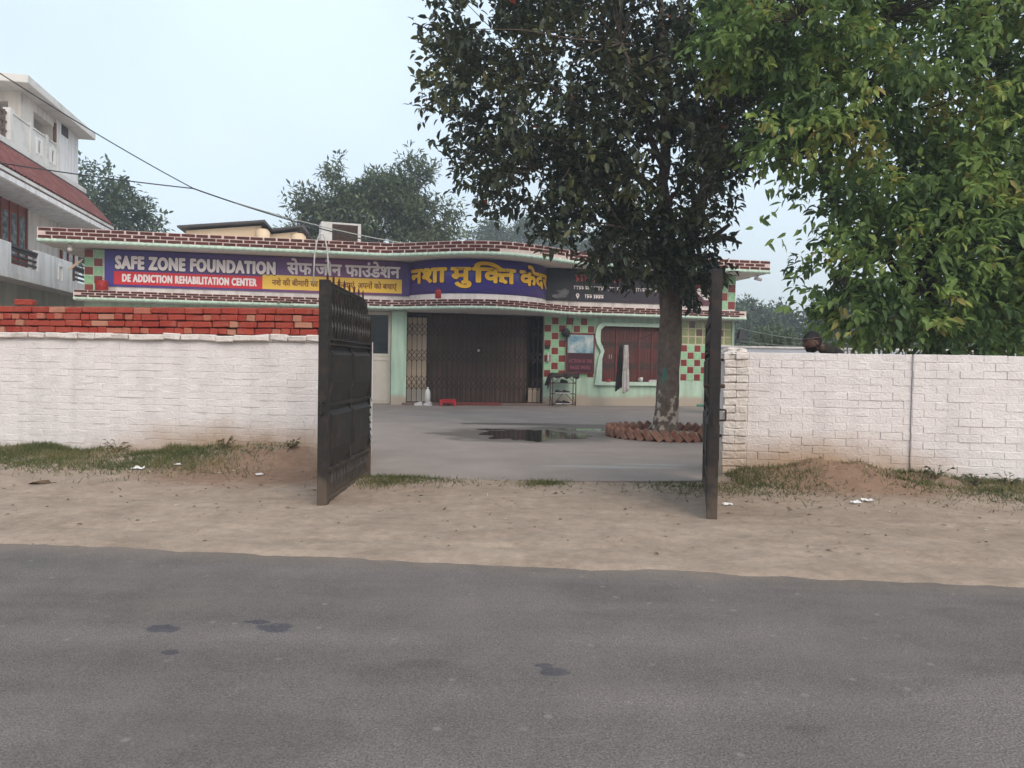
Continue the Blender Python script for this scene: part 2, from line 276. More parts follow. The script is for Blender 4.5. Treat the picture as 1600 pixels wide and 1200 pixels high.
# ------------------------------------------------------------------ mesh helpers
class MB:
    def __init__(s): s.v = []; s.f = []; s.m = []
    def add(s, vs, fs, mi=0):
        o = len(s.v); s.v += [tuple(q) for q in vs]; s.f += [tuple(o + i for i in f) for f in fs]; s.m += [mi] * len(fs); return s
    def box(s, x0, x1, y0, y1, z0, z1, mi=0):
        if x0 > x1: x0, x1 = x1, x0
        if y0 > y1: y0, y1 = y1, y0
        return s.add([(x0, y0, z0), (x1, y0, z0), (x1, y1, z0), (x0, y1, z0), (x0, y0, z1), (x1, y0, z1), (x1, y1, z1), (x0, y1, z1)],
                     [(0, 3, 2, 1), (4, 5, 6, 7), (0, 1, 5, 4), (1, 2, 6, 5), (2, 3, 7, 6), (3, 0, 4, 7)], mi)
    def bar(s, a, b, w, d=None, mi=0, up=(0, 0, 1)):
        a = Vector(a); b = Vector(b); d = d or w; t = (b - a).normalized(); u = Vector(up)
        if abs(t.dot(u)) > .98: u = Vector((0, 1, 0))
        x = t.cross(u).normalized() * (w / 2); y = t.cross(x).normalized() * (d / 2)
        return s.add([a - x - y, a + x - y, a + x + y, a - x + y, b - x - y, b + x - y, b + x + y, b - x + y],
                     [(0, 3, 2, 1), (4, 5, 6, 7), (0, 1, 5, 4), (1, 2, 6, 5), (2, 3, 7, 6), (3, 0, 4, 7)], mi)
    def tube(s, pts, rad, n=8, mi=0, cap=True):
        pts = [Vector(p) for p in pts]; k = len(pts); rad = rad if hasattr(rad, '__len__') else [rad] * k
        vs = []; ref = Vector((.31, .95, .1)).normalized()
        for i, p in enumerate(pts):
            t = (pts[min(i + 1, k - 1)] - pts[max(i - 1, 0)]).normalized()
            x = t.cross(ref); x = x.normalized() if x.length > 1e-4 else t.cross(Vector((1, 0, 0))).normalized(); y = t.cross(x)
            for j in range(n):
                a = 2 * PI * j / n; vs.append(p + (x * math.cos(a) + y * math.sin(a)) * rad[i])
        fs = [(i * n + j, i * n + (j + 1) % n, (i + 1) * n + (j + 1) % n, (i + 1) * n + j) for i in range(k - 1) for j in range(n)]
        if cap: fs += [tuple(range(n - 1, -1, -1)), tuple((k - 1) * n + j for j in range(n))]
        return s.add(vs, fs, mi)
    def lathe(s, prof, n=16, c=(0, 0, 0), mi=0):
        vs = [(c[0] + r * math.cos(2 * PI * j / n), c[1] + r * math.sin(2 * PI * j / n), c[2] + z) for r, z in prof for j in range(n)]
        k = len(prof)
        fs = [(i * n + j, i * n + (j + 1) % n, (i + 1) * n + (j + 1) % n, (i + 1) * n + j) for i in range(k - 1) for j in range(n)]
        fs += [tuple(range(n - 1, -1, -1)), tuple((k - 1) * n + j for j in range(n))]
        return s.add(vs, fs, mi)
    def prism(s, poly, y0, y1, mi=0):      # polygon in x,z extruded along y
        n = len(poly)
        vs = [(x, y0, z) for x, z in poly] + [(x, y1, z) for x, z in poly]
        fs = [tuple(range(n)), tuple(range(2 * n - 1, n - 1, -1))] + [(i, i + n, (i + 1) % n + n, (i + 1) % n) for i in range(n)]
        return s.add(vs, fs, mi)
    def sweep(s, path, prof, mi=0, close=True, caps=True):
        """path = [(x, y)] in plan, prof = [(out, z)]; out pushes towards -y"""
        k = len(prof); vs = [(x, y - o, z) for x, y in path for o, z in prof]
        rn = k if close else k - 1
        fs = [(i * k + j, (i + 1) * k + j, (i + 1) * k + (j + 1) % k, i * k + (j + 1) % k) for i in range(len(path) - 1) for j in range(rn)]
        if caps and close: fs += [tuple(range(k)), tuple((len(path) - 1) * k + j for j in range(k - 1, -1, -1))]
        return s.add(vs, fs, mi)
    def mesh(s, name, mats, smooth=False, fix=True):
        me = bpy.data.meshes.new(name); me.from_pydata(s.v, [], s.f)
        for m in (mats if isinstance(mats, (list, tuple)) else [mats]): me.materials.append(MATS[m])
        if len(me.materials) > 1: me.polygons.foreach_set('material_index', s.m)
        if fix:
            bm = bmesh.new(); bm.from_mesh(me); bmesh.ops.recalc_face_normals(bm, faces=bm.faces); bm.to_mesh(me); bm.free()
        if smooth: me.polygons.foreach_set('use_smooth', [True] * len(me.polygons))
        me.update(); return me
    def build(s, name, mats, parent=None, smooth=False, fix=True):
        return link(name, s.mesh(name, mats, smooth, fix), parent)
def link(name, me, parent=None):
    o = bpy.data.objects.new(name, me); COL.objects.link(o)
    if parent: o.parent = parent
    return o
def tag(o, label=None, cat=None, group=None, kind=None):
    if label: o['label'] = label
    if cat: o['category'] = cat
    if group: o['group'] = group
    if kind: o['kind'] = kind
    return o
def empty(name, loc=(0, 0, 0), rz=0.0, label=None, cat=None, group=None):
    o = bpy.data.objects.new(name, None); COL.objects.link(o); o.location = loc; o.rotation_euler = (0, 0, rz); o.empty_display_size = .1
    return tag(o, label, cat, group)
def bevel(me, wdt, seg=1):
    bm = bmesh.new(); bm.from_mesh(me); bmesh.ops.bevel(bm, geom=list(bm.edges), offset=wdt, segments=seg, affect='EDGES', profile=.6); bm.to_mesh(me); bm.free(); return me
def bbox_build(name, mats, parent, boxes, bw=0.0):
    m = MB()
    for b in boxes: m.box(*b)
    o = m.build(name, mats, parent)
    if bw: bevel(o.data, bw)
    return o
def vbox(u0, u1, v0, v1, z0, z1): return (u0, u1, -v0, -v1, z0, z1)     # v (towards road) -> local -y

def brick_variants(lx, ly, lz, mats, n=6, jit=.006, bw=.006, seed=1):
    r = random.Random(seed); res = []
    for i in range(n):
        m = MB(); m.box(-lx / 2, lx / 2, -ly / 2, ly / 2, -lz / 2, lz / 2)
        m.v = [(x + r.uniform(-jit, jit), y + r.uniform(-jit, jit), z + r.uniform(-jit, jit)) for x, y, z in m.v]
        res.append(bevel(m.mesh('brick', mats), bw))
    return res
def fbm(x, y, z=0.0, o=4): return mnoise.fractal(Vector((x, y, z)), 1.0, 2.0, o)

# ------------------------------------------------------------------ leaf clouds
def leaf_cloud(name, P, D, Nn, ln, wd, tint, matname, parent=None, fold=.25, shape='leaf', kind=None):
    """one mesh of many leaves: P base points, D direction, Nn up normal, ln/wd sizes (all arrays)"""
    n = len(P); D = D / np.linalg.norm(D, axis=1, keepdims=True)
    S = np.cross(D, Nn); S /= np.maximum(np.linalg.norm(S, axis=1, keepdims=True), 1e-6); U = np.cross(S, D)
    ln = ln[:, None]; wd = wd[:, None]
    def pt(a, s, h): return P + D * ln * a + S * wd * s + U * (wd * h)
    if shape == 'leaf':
        V = np.stack([pt(0, 0, 0), pt(.3, .46, fold), pt(.68, .36, fold * .6), pt(1, 0, -fold * .8), pt(.68, -.36, fold * .6), pt(.3, -.46, fold), pt(.5, 0, 0)], 1)
        F = [(0, 1, 2, 6), (6, 2, 3, 3), (0, 6, 4, 5), (6, 3, 4, 4)]
        tris = [(0, 1, 6), (1, 2, 6), (2, 3, 6), (3, 4, 6), (4, 5, 6), (5, 0, 6)]
    elif shape == 'diamond':
        V = np.stack([pt(0, 0, 0), pt(.45, .5, fold), pt(1, 0, 0), pt(.45, -.5, fold)], 1); tris = [(0, 1, 2), (0, 2, 3)]
    else:
        V = np.stack([pt(0, -.5, 0), pt(0, .5, 0), pt(.55, .32, .6), pt(.55, -.32, .6), pt(1, 0, -.4)], 1); tris = [(0, 1, 2), (0, 2, 3), (3, 2, 4)]
    k = V.shape[1]; t = np.array(tris)
    idx = (np.arange(n)[:, None, None] * k + t[None]).reshape(-1)
    me = bpy.data.meshes.new(name); nv = n * k; nf = n * len(tris)
    me.vertices.add(nv); me.vertices.foreach_set('co', V.reshape(-1).astype(np.float32))
    me.loops.add(nf * 3); me.loops.foreach_set('vertex_index', idx.astype(np.int32))
    me.polygons.add(nf); me.polygons.foreach_set('loop_start', (np.arange(nf) * 3).astype(np.int32))
    at = me.attributes.new('tint', 'FLOAT', 'FACE'); at.data.foreach_set('value', np.repeat(tint, len(tris)).astype(np.float32))
    me.materials.append(MATS[matname]); me.update(calc_edges=True); me.validate()
    o = link(name, me, parent)
    if kind: o['kind'] = kind
    return o
def unit(n):
    v = rng.normal(size=(n, 3)); return v / np.linalg.norm(v, axis=1, keepdims=True)
def noise3(P, s, seed=0.0):
    return np.array([mnoise.noise(Vector((p[0] * s + seed, p[1] * s - seed, p[2] * s + seed * .5))) for p in P])
def ellipsoid_twigs(ells, n, shell=.5, gap=.0, gs=.9, seed=0.0, keep=None):
    """twig tips inside a union of ellipsoids (cx,cy,cz,rx,ry,rz), denser towards the skin, thinned by 3-D noise"""
    vol = np.array([e[3] * e[4] * e[5] for e in ells]) ** .75; vol /= vol.sum(); out = []; outd = []
    for e, q in zip(ells, vol):
        m = int(n * q); d = unit(m); r = (shell + (1 - shell) * rng.random(m) ** .6)
        wob = 1 + .22 * noise3(d * 2.2 + np.array(e[:3]), 1.0, seed)
        p = np.array(e[:3]) + d * (r * wob)[:, None] * np.array(e[3:]); out.append(p); outd.append(d)
    P = np.concatenate(out); D = np.concatenate(outd)
    k = noise3(P, gs, seed + 7) > gap - .5
    if keep is not None: k &= keep(P)
    return P[k], D[k]
def crown(name, ells, n_twigs, per, size, matname, parent, droop=.3, shell=.5, gap=.35, gs=.9, seed=0.0, spread=1.0, aspect=.5, shape='leaf', tint_fn=None, keep=None, up=.4, ts=.8, ta=.5):
    P, D = ellipsoid_twigs(ells, n_twigs, shell, gap, gs, seed, keep); n = len(P)
    T = D + unit(n) * .55 + np.array([0, 0, up - droop]); T /= np.linalg.norm(T, axis=1, keepdims=True)
    LP, LD, LT = [], [], []
    tw = np.clip(.42 + ta * noise3(P, ts, seed + 3) + rng.normal(0, .10, n), 0, .99)
    for j in range(per):
        f = rng.random(n); side = unit(n)
        LP.append(P + T * ((f - .6) * size * 2.6 * spread)[:, None] + side * size * .12)
        d = T * .55 + side * .9; d[:, 2] -= droop * .9; LD.append(d)
        LT.append(np.clip(tw + rng.normal(0, .11, n), 0, .99))
    LP = np.concatenate(LP); LD = np.concatenate(LD); LT = np.concatenate(LT); m = len(LP)
    if tint_fn: LT = tint_fn(LP, LT)
    nn = unit(m) * .6 + np.array([0, 0, 1.0])
    ln = size * rng.uniform(.45, 1.35, m)
    return leaf_cloud(name, LP, LD, nn, ln, ln * aspect * rng.uniform(.85, 1.15, m), LT, matname, parent, shape=shape), P

# ================================================================== SETTING: ground, road, courtyard
def sstep(a, b, x):
    t = min(1, max(0, (x - a) / (b - a))); return t * t * (3 - 2 * t)
def road_edge(x): return 4.93 - .095 * x + .05 * fbm(x * .55, 3.1) + .025 * fbm(x * 2.3, 8.2)
def wall_y(x): return 9.05 - .143 * (x - 2.49)
def ground_h(x, y):
    if abs(x) > 40 or y > 60 or y < -20: return -.03
    t = y - road_edge(x)
    h = -.03 + .042 * sstep(-.16, .14, t) + (.02 * sstep(.3, 3.2, t) if t > 0 else 0)
    if t > -.3: h += .009 * fbm(x * 1.3, y * 1.3, 2) + .006 * fbm(x * 6, y * 6, 5)
    for tt, dd in ((.55, .016), (.78, .010), (1.75, .013), (2.05, .012)):
        h -= dd * math.exp(-((t - tt - .12 * fbm(x * .4, tt * 9)) / .07) ** 2) * (.6 + fbm(x * 1.1, tt * 5))
    if t > .2: h += .012 * fbm(x * 2.6, y * 3.4, 7)
    wv = wall_y(x) - y
    gate = sstep(-2.6, -1.9, x) * (1 - sstep(2.2, 2.7, x))
    if wv > -.3:
        h += .16 * math.exp(-((x + 3.0) / 1.1) ** 2 - ((wv - .25) / .55) ** 2) * (1 + .5 * fbm(x * 3, y * 3))
        h += .19 * math.exp(-((x - 3.75) / .75) ** 2 - ((wv - .05) / .6) ** 2) * (1 + .25 * fbm(x * 3, y * 3, 4))
        h += .05 * math.exp(-((wv - .15) / .5) ** 2) * (1 - gate) * (1 + fbm(x * 2, y * 2))
        h += .03 * math.exp(-((x + 1.1) / .8) ** 2 - ((y - 8.1) / .5) ** 2)
    if y > 8.35: h = h * (1 - gate * sstep(8.35, 8.62, y)) - .02 * gate * sstep(8.35, 8.62, y)
    if wv < -.28: h = -.03
    return h
def axis(lo, hi, step, far, g=1.35):
    a = list(np.arange(lo, hi + 1e-6, step)); s = step
    while a[-1] < far: s *= g; a.append(a[-1] + s)
    s = step
    while a[0] > -far: s *= g; a.insert(0, a[0] - s)
    return a
gx = axis(-8.5, 8.5, .055, 1500); gy = axis(4.2, 9.6, .045, 1500)
gv = [(x, y, ground_h(x, y)) for y in gy for x in gx]; nx = len(gx)
gf = [(j * nx + i, j * nx + i + 1, (j + 1) * nx + i + 1, (j + 1) * nx + i) for j in range(len(gy) - 1) for i in range(nx - 1)]
gm = bpy.data.meshes.new('ground'); gm.from_pydata(gv, [], gf); gm.materials.append(MATS['dirt']); gm.polygons.foreach_set('use_smooth', [True] * len(gf)); gm.update()
tag(link('ground', gm), kind='structure')

ra = math.atan(-.095); rc, rs = math.cos(ra), math.sin(ra)
def rp(s, t, z=0): return (rc * s - rs * t, 5.15 + rs * s + rc * t, z)
m = MB(); m.add([rp(-400, 0), rp(400, 0), rp(400, -8.5), rp(-400, -8.5)], [(0, 3, 2, 1)])
road = tag(m.build('road', 'asphalt', fix=False), kind='structure')

m = MB()
yard = [(-13, 12.2), (-1.9, 9.75), (-1.72, 8.66), (-.6, 8.6), (.6, 8.64), (1.6, 8.72), (2.3, 8.86), (2.6, 9.3), (13, 7.9), (40, 9), (44, 34), (-13.5, 22.5)]
nY = len(yard)
m.add([(x, y, .004) for x, y in yard] + [(x, y, -.05) for x, y in yard], [tuple(range(nY))] + [(i, i + nY, (i + 1) % nY + nY, (i + 1) % nY) for i in range(nY)])
tag(m.build('courtyard', 'concrete'), kind='structure')

def puddle(cx, cy, rx, ry, seed, z=.0085):
    pts = []
    for i in range(90):
        a = 2 * PI * i / 90; r = 1 + .55 * fbm(math.cos(a) * 1.5 + seed, math.sin(a) * 1.5, seed) + .12 * fbm(math.cos(a) * 7, math.sin(a) * 7, seed)
        pts.append((cx + rx * r * math.cos(a), cy + ry * r * math.sin(a), z))
    m = MB(); m.add(pts, [tuple(range(90))]); return m
tag(puddle(.32, 14.35, .95, 1.05, 2.0).build('puddle', 'puddle', fix=False), kind='structure')
tag(puddle(1.55, 15.6, .75, .22, 5.0).build('puddle', 'puddle', fix=False), kind='structure')
tag(puddle(-.35, 15.3, .3, .12, 9.0).build('puddle', 'puddle', fix=False), kind='structure')

# ================================================================== BOUNDARY WALLS
WB = brick_variants(.2440, .05, .0878, 'whitewash', 10, .003, .004, 3)
WBr = brick_variants(.225, .07, .074, 'whitewash_rough', 8, .007, .010, 4)
HB = brick_variants(.120, .05, .0878, 'whitewash', 4, .003, .0048, 5)
CH = .0895
def brick_face(parent, u0, u1, z0, courses, vface, variants=WB, pitch=.246, jit=.004, bot=None, seed=0):
    """rows of whitewashed bricks whose outer faces stand at v = vface"""
    r = random.Random(seed); n = 0
    for c in range(courses):
        u = u0 + (pitch / 2 if c % 2 else 0)
        zc = z0 + CH * (c + .5)
        if c % 2: put(parent, HB, r, u0 + pitch / 4 - .003, vface, zc, jit, .93)
        while u < u1 - .01:
            L = min(pitch, u1 - u)
            put(parent, variants, r, u + L / 2, vface, zc + .004 * fbm(u * .9, c * 3.3), jit, L / pitch); n += 1
            u += pitch
    return n
def put(parent, variants, r, u, v, z, jit, sx=1.0):
    o = bpy.data.objects.new('brick', r.choice(variants)); COL.objects.link(o); o.parent = parent
    o.location = (u, -v + .025 + r.uniform(-jit, jit), z + r.uniform(-.002, .002))
    o.rotation_euler = (r.uniform(-.012, .012), r.uniform(-.009, .009), r.uniform(-.014, .014)); o.scale = (sx, 1, 1)
def brick_stuff(parent, u0, u1, z0, courses, vface, seed):
    r = random.Random(seed); m = MB()
    for c in range(courses):
        u = u0 + (.123 if c % 2 else 0)
        while u < u1:
            d = r.uniform(-.004, .004); z = z0 + CH * c
            m.box(u + .002, min(u + .244, u1), -vface + d, -vface + .05, z + .002, z + CH - .002); u += .246
    o = m.build('brick_courses', 'whitewash', parent); o['kind'] = 'stuff'; return o

lw = empty('boundary_wall', W0, AW, 'long whitewashed brick wall topped with bare red bricks, left of the gate', 'wall')
bbox_build('core', 'whitewash', lw, [vbox(-18, -4.36, -.23, -.006, -.1, 1.56)])
brick_face(lw, -9.72, -4.36, -.02, 17, 0, seed=1)
brick_stuff(lw, -18, -9.73, -.02, 17, 0, 2)
# rough whitewashed coping course that juts out under the bare bricks
CP = brick_variants(.24, .30, .078, 'whitewash_rough', 6, .012, .012, 7)
r = random.Random(5)
cop = bbox_build('coping', 'whitewash_rough', lw, [vbox(-18, -4.40, -.22, .02, 1.545, 1.60)])
u = -11.0
while u < -4.5:
    o = bpy.data.objects.new('brick', r.choice(CP)); COL.objects.link(o); o.parent = cop
    o.location = (u + .12, .09 + r.uniform(-.012, .012), 1.588 + r.uniform(-.006, .006)); o.rotation_euler = (r.uniform(-.03, .03), r.uniform(-.025, .025), r.uniform(-.03, .03)); u += .244
RS = brick_variants(.232, .112, .076, 'red_brick', 6, .006, .008, 8)
RH = brick_variants(.112, .232, .076, 'red_brick', 6, .006, .008, 9)
up = bbox_build('raised_courses', 'old_brick', lw, [vbox(-18, -4.46, -.20, -.08, 1.60, 1.985)])
for c in range(4):
    u = -10.9 + .05 * c; z = 1.668 + .0885 * c; hd = (c % 2 == 0)
    while u < -4.42:
        if hd and r.random() < .82 or (not hd and r.random() < .12): vv, L, yc = RH, .12, .095
        else: vv, L, yc = RS, .242, .04
        if u + L > -4.36: break
        o = bpy.data.objects.new('brick', r.choice(vv)); COL.objects.link(o); o.parent = up
        o.location = (u + L / 2, yc + r.uniform(-.014, .014), z + r.uniform(-.004, .004) + .008 * fbm(u, c)); o.rotation_euler = (r.uniform(-.03, .03), r.uniform(-.02, .02), r.uniform(-.06, .06))
        u += L + r.uniform(-.002, .01)
lb = link('loose_brick', RS[0]); p_ = wpt(-9.17, -.05, 2.035); lb.location = p_; lb.rotation_euler = (0, 0, AW + .25)
tag(lb, 'single loose brick lying on top of the bare red brick courses', 'brick')

rw = empty('boundary_wall', W0, AW, 'whitewashed brick wall right of the gate with a rough end pier', 'wall')
bbox_build('core', 'whitewash', rw, [vbox(.277, 2.08, -.23, -.006, -.1, 1.475), vbox(2.082, 16, -.23, .024, -.1, 1.465)])
brick_face(rw, .28, 2.08, -.03, 17, 0, seed=11)
brick_face(rw, 2.085, 3.9, -.03, 17, .03, seed=12)
brick_stuff(rw, 3.9, 16, -.03, 17, .03, 13)
pier = bbox_build('pier', 'whitewash_rough', rw, [vbox(.0, .275, -.30, .0, -.1, 1.47)])
r = random.Random(21)
for c in range(17):
    for k in range(2):
        Lb = .14 if (c + k) % 2 else .13
        uc = .07 if k == 0 else .205
        o = bpy.data.objects.new('brick', r.choice(WBr)); COL.objects.link(o); o.parent = pier
        o.location = (uc + r.uniform(-.008, .008), .012 + r.uniform(-.014, .01), -.03 + CH * (c + .5)); o.scale = (Lb / .218, 1, 1.15)
        o.rotation_euler = (r.uniform(-.03, .03), r.uniform(-.035, .035), r.uniform(-.05, .05))
# broken mortar cap on the pier
m = MB(); nC = 14; ring = []
capv = []
for j in range(7):
    ph = PI / 2 * j / 6
    for i in range(nC):
        a = 2 * PI * i / nC
        wob = 1 + .25 * fbm(math.cos(a) * 2, math.sin(a) * 2, j * .7)
        capv.append((.138 + .165 * math.cos(ph) ** .5 * math.cos(a) * wob, .14 + .17 * math.cos(ph) ** .5 * math.sin(a) * wob, 1.47 + .075 * math.sin(ph) * wob))
m.add(capv, [(j * nC + i, j * nC + (i + 1) % nC, (j + 1) * nC + (i + 1) % nC, (j + 1) * nC + i) for j in range(6) for i in range(nC)])
m.build('mortar_cap', 'whitewash_rough', pier)

# ================================================================== GATE LEAVES
def gate_leaf(hinge, free, label, stile_top=2.03):
    hinge = Vector(hinge); free = Vector(free); d = free - hinge; Lg = d.length; ang = math.atan2(d.y, d.x)
    t = empty('gate_leaf', hinge, ang, label, 'gate', 'two leaves of the black iron gate')
    H = 2.03; T = .02
    z0 = .03
    # stiles, rails
    for x0, x1, nm, top in ((0, .05, 'hinge_stile', 1.80), (Lg - .085, Lg, 'lock_stile', stile_top)):
        o = bbox_build(nm, 'black_metal', t, [(x0, x1, -.045, .045, 0.0, top)], .004)
    for za, zb in ((z0, z0 + .04), (.30, .335), (.89, .925)):
        bbox_build('rail', 'black_metal', t, [(.052, Lg - .087, -.036, .036, za, zb)], .003)
    for z in (1.455, 1.50):
        m = MB(); m.tube([(.052, -.036, z), (Lg - .087, -.036, z)], .011, 8); m.tube([(.052, .036, z), (Lg - .087, .036, z)], .011, 8)
        m.build('round_rail', 'black_metal', t, True)
    # sheet steel with a curved shoulder at the hinge and a falling top edge
    top = [(Lg - .09, H - .02), (Lg * .55, H - .04), (.30, H - .05), (.16, H - .09), (.09, H - .17), (.055, H - .25)]
    m = MB(); m.prism([(.055, .30)] + [(Lg - .09, .30)] + top, -T / 2, T / 2); m.build('sheet', 'black_metal', t)
    m = MB(); m.tube([(x, 0, z + .012) for x, z in top], .014, 8); m.build('top_rail', 'black_metal', t, True)
    # upright ribs of the upper panel and two rows of cast darts
    for i in range(15):
        x = .12 + (Lg - .3) * i / 14; zt = H - .06 if x > .3 else H - .06 - (.3 - x) * .7
        o = bbox_build('rib', 'black_metal', t, [(x - .006, x + .006, -T / 2 - .012, T / 2 + .012, 1.52, zt)])
        for zc in (1.78, 1.62):
            m = MB()
            for sgn in (-1, 1):
                y = sgn * (T / 2 + .02)
                m.add([(x - .014, y, zc), (x, y + sgn * .014, zc), (x + .014, y, zc), (x, y, zc + .06), (x, y, zc - .06)], [(0, 1, 3), (1, 2, 3), (1, 0, 4), (2, 1, 4)])
            m.build('dart', 'steel_dark', t)
    # four pressed pyramid panels
    xm = Lg * .5
    for x0, x1 in ((.075, xm - .025), (xm + .025, Lg - .11)):
        for za, zb in ((.36, .86), (.95, 1.42)):
            m = MB()
            for sgn in (-1, 1):
                y0 = sgn * (T / 2 + .002); y1 = sgn * (T / 2 + .045); i = .05; ib = .15
                m.add([(x0, y0, za), (x1, y0, za), (x1, y0, zb), (x0, y0, zb), (x0 + i, y1, za + ib), (x1 - i, y1, za + ib), (x1 - i, y1, zb - i), (x0 + i, y1, zb - i)],
                      [(0, 1, 5, 4), (1, 2, 6, 5), (2, 3, 7, 6), (3, 0, 4, 7), (4, 5, 6, 7)])
            m.build('pressed_panel', 'black_metal', t)
    bbox_build('mullion', 'black_metal', t, [(xm - .02, xm + .02, -.034, .034, .336, 1.44)], .003)
    # bottom band of cast ornaments
    m = MB(); m.prism([(.055, .07), (Lg - .09, .07), (Lg - .09, .30), (.055, .30)], -.006, .006); m.build('kick_plate', 'black_metal', t)
    for i in range(14):
        x = .13 + (Lg - .3) * i / 13
        m = MB()
        for sgn in (-1, 1):
            y = sgn * .008
            m.add([(x - .03, y, .19), (x, y + sgn * .02, .19), (x + .03, y, .19), (x, y, .285), (x, y, .09)], [(0, 1, 3), (1, 2, 3), (1, 0, 4), (2, 1, 4)])
        m.build('ornament', 'steel_dark', t)
    # spikes
    for i in range(8):
        x = .30 + (Lg - .42) * i / 7; zt = H - .05 + .03 * (x / Lg)
        m = MB(); m.box(x - .011, x + .011, -.008, .008, zt - .02, zt + .07); m.add([(x - .011, -.008, zt + .07), (x + .011, -.008, zt + .07), (x + .011, .008, zt + .07), (x - .011, .008, zt + .07), (x, 0, zt + .11)], [(0, 1, 4), (1, 2, 4), (2, 3, 4), (3, 0, 4)])
        m.build('spike', 'spike_paint', t)
    # latch loop, lock, hinges, padlock chain, rusty foot
    m = MB(); zc = .885; xq = Lg
    for a, b in (((xq, 0, zc + .05), (xq + .05, 0, zc + .05)), ((xq + .05, 0, zc + .05), (xq + .05, 0, zc - .05)), ((xq + .05, 0, zc - .05), (xq, 0, zc - .05))): m.bar(a, b, .016)
    m.build('latch_loop', 'black_metal', t)
    for z in (.5, 1.6):
        m = MB(); m.lathe([(.022, -.06), (.022, .06)], 10, (-.012, 0, z)); m.build('hinge', 'rust_metal', t, True)
    bbox_build('foot', 'rust_metal', t, [(Lg - .16, Lg - .088, -.02, .02, 0, .26)], .003)
    m = MB(); m.lathe([(.03, -.012), (.03, .012)], 12, (Lg - .22, 0, .80)); m.v = [(x, (z - .80) * 2.4, .80 + y) for x, y, z in m.v]; m.build('lock_plate', 'steel', t)
    return t, Lg
mat('spike_paint', (.06, .014, .014), None, rough=.6)
mat('steel_dark', (.05, .045, .043), (.075, .065, .06), 9, .45, spec=.5)
gl, Lg = gate_leaf((-1.635, 8.72, .0), (-1.682, 6.84, .0), 'open black iron gate leaf on the left, its panelled face in view')
# chain hanging by the hinge of this leaf
ch = empty('padlock_chain', gl.location, gl.rotation_euler.z, 'thin steel chain hanging from the hinge side of the left gate leaf', 'chain')
for i in range(13):
    a = Vector((.09 + .05 * math.sin(i * .32), .06, .88 - .041 * i)); m = MB()
    ringp = [a + Vector(((math.cos(q) * .012) if i % 2 else 0, 0 if i % 2 else math.cos(q) * .012, math.sin(q) * .027)) for q in np.linspace(0, 2 * PI, 9)]
    m.tube(ringp, .0045, 5, cap=False); m.build('chain_link', 'steel', ch, True)
gr, _ = gate_leaf((2.225, 8.72, .0), (1.70, 6.45, .0), 'open black iron gate leaf on the right, seen edge-on before the white pier', 2.13)
for (gx_, gy_), lab in (((-1.645, 8.80), 'iron pipe post carrying the left gate leaf'), ((2.25, 8.80), 'iron pipe post carrying the right gate leaf beside the white pier')):
    t = empty('gate_post', (gx_, gy_, 0), 0, lab, 'post', 'gate hinge posts')
    m = MB(); m.lathe([(.035, -.1), (.035, 1.75)], 12); m.build('pipe', 'black_metal', t, True)
    m = MB(); m.lathe([(.04, 1.75), (.04, 1.77), (.01, 1.79)], 12); m.build('cap', 'rust_metal', t, True)
    tgt = wpt(-4.36, -.12, 0) if gx_ < 0 else wpt(.02, -.12, 0)
    for z in (.5, 1.4): MB().bar((0, 0, z), (tgt.x - gx_, tgt.y - gy_, z), .03, .03).build('wall_tie', 'rust_metal', t)
# cross bolt and side loop on the right leaf
Lr = (Vector((2.225, 8.72, 0)) - Vector((1.70, 6.45, 0))).length
m = MB(); m.tube([(Lr - .04, -.085, 1.15), (Lr - .04, .085, 1.15)], .017, 10); m.build('bolt', 'rust_metal', gr, True)
m = MB(); yq = .045
for a, b in (((Lr - .04, yq, .95), (Lr - .04, yq + .05, .95)), ((Lr - .04, yq + .05, .95), (Lr - .04, yq + .05, .86)), ((Lr - .04, yq + .05, .86), (Lr - .04, yq, .86))): m.bar(a, b, .016)
m.build('side_loop', 'rust_metal', gr)

# ================================================================== MAIN BUILDING (local x = u, local y = -v)
bd = empty('rehabilitation_centre', B0, A, 'single-storey green building with brick-trimmed curved cornices and banners', 'building')
ZS = 4.43                                          # soffit of the roof overhang
# --- walls with openings (front wall v = 0, 0.23 thick)
OP = dict(z1=2.88)
def wall_piece(name, u0, u1, z0, z1, mt, v0=-.23, v1=0.0): return bbox_build(name, mt, bd, [vbox(u0, u1, v0, v1, z0, z1)])
wall_piece('front_wall', -12.6, -5.3, 0, 2.90, 'green_paint')
wall_piece('front_wall', -3.85, -3.385, 0, 2.90, 'green_paint', -.23, .12)     # green pillar beside the grille
fw = wall_piece('front_wall', 1.03, 2.95, 0, 2.90, 'green_paint')
wall_piece('front_wall', 2.95, 5.1, 0, .76, 'green_paint')
wall_piece('front_wall', 2.95, 5.1, 2.66, 2.90, 'green_paint')
fw2 = wall_piece('front_wall', 5.1, 7.7, 0, 2.08, 'green_paint')
wall_piece('front_wall', 5.1, 5.78, 2.08, 2.90, 'green_paint')
wall_piece('front_wall', 7.62, 7.7, 2.08, 2.90, 'green_paint')
wall_piece('parapet_wall', -12.6, 7.7, 2.90, ZS, 'wall_white')
wall_piece('side_wall', -12.6, -12.37, 0, ZS, 'green_paint', -9.5, -.231)
wall_piece('side_wall', 7.47, 7.7, 0, ZS, 'green_paint', -9.5, -.231)
wall_piece('rear_wall', -12.37, 7.47, 0, ZS, 'green_paint', -9.5, -9.27)
bbox_build('floor', 'step_stone', bd, [vbox(-12.3, 7.4, -9.2, -.24, .0, .06)])
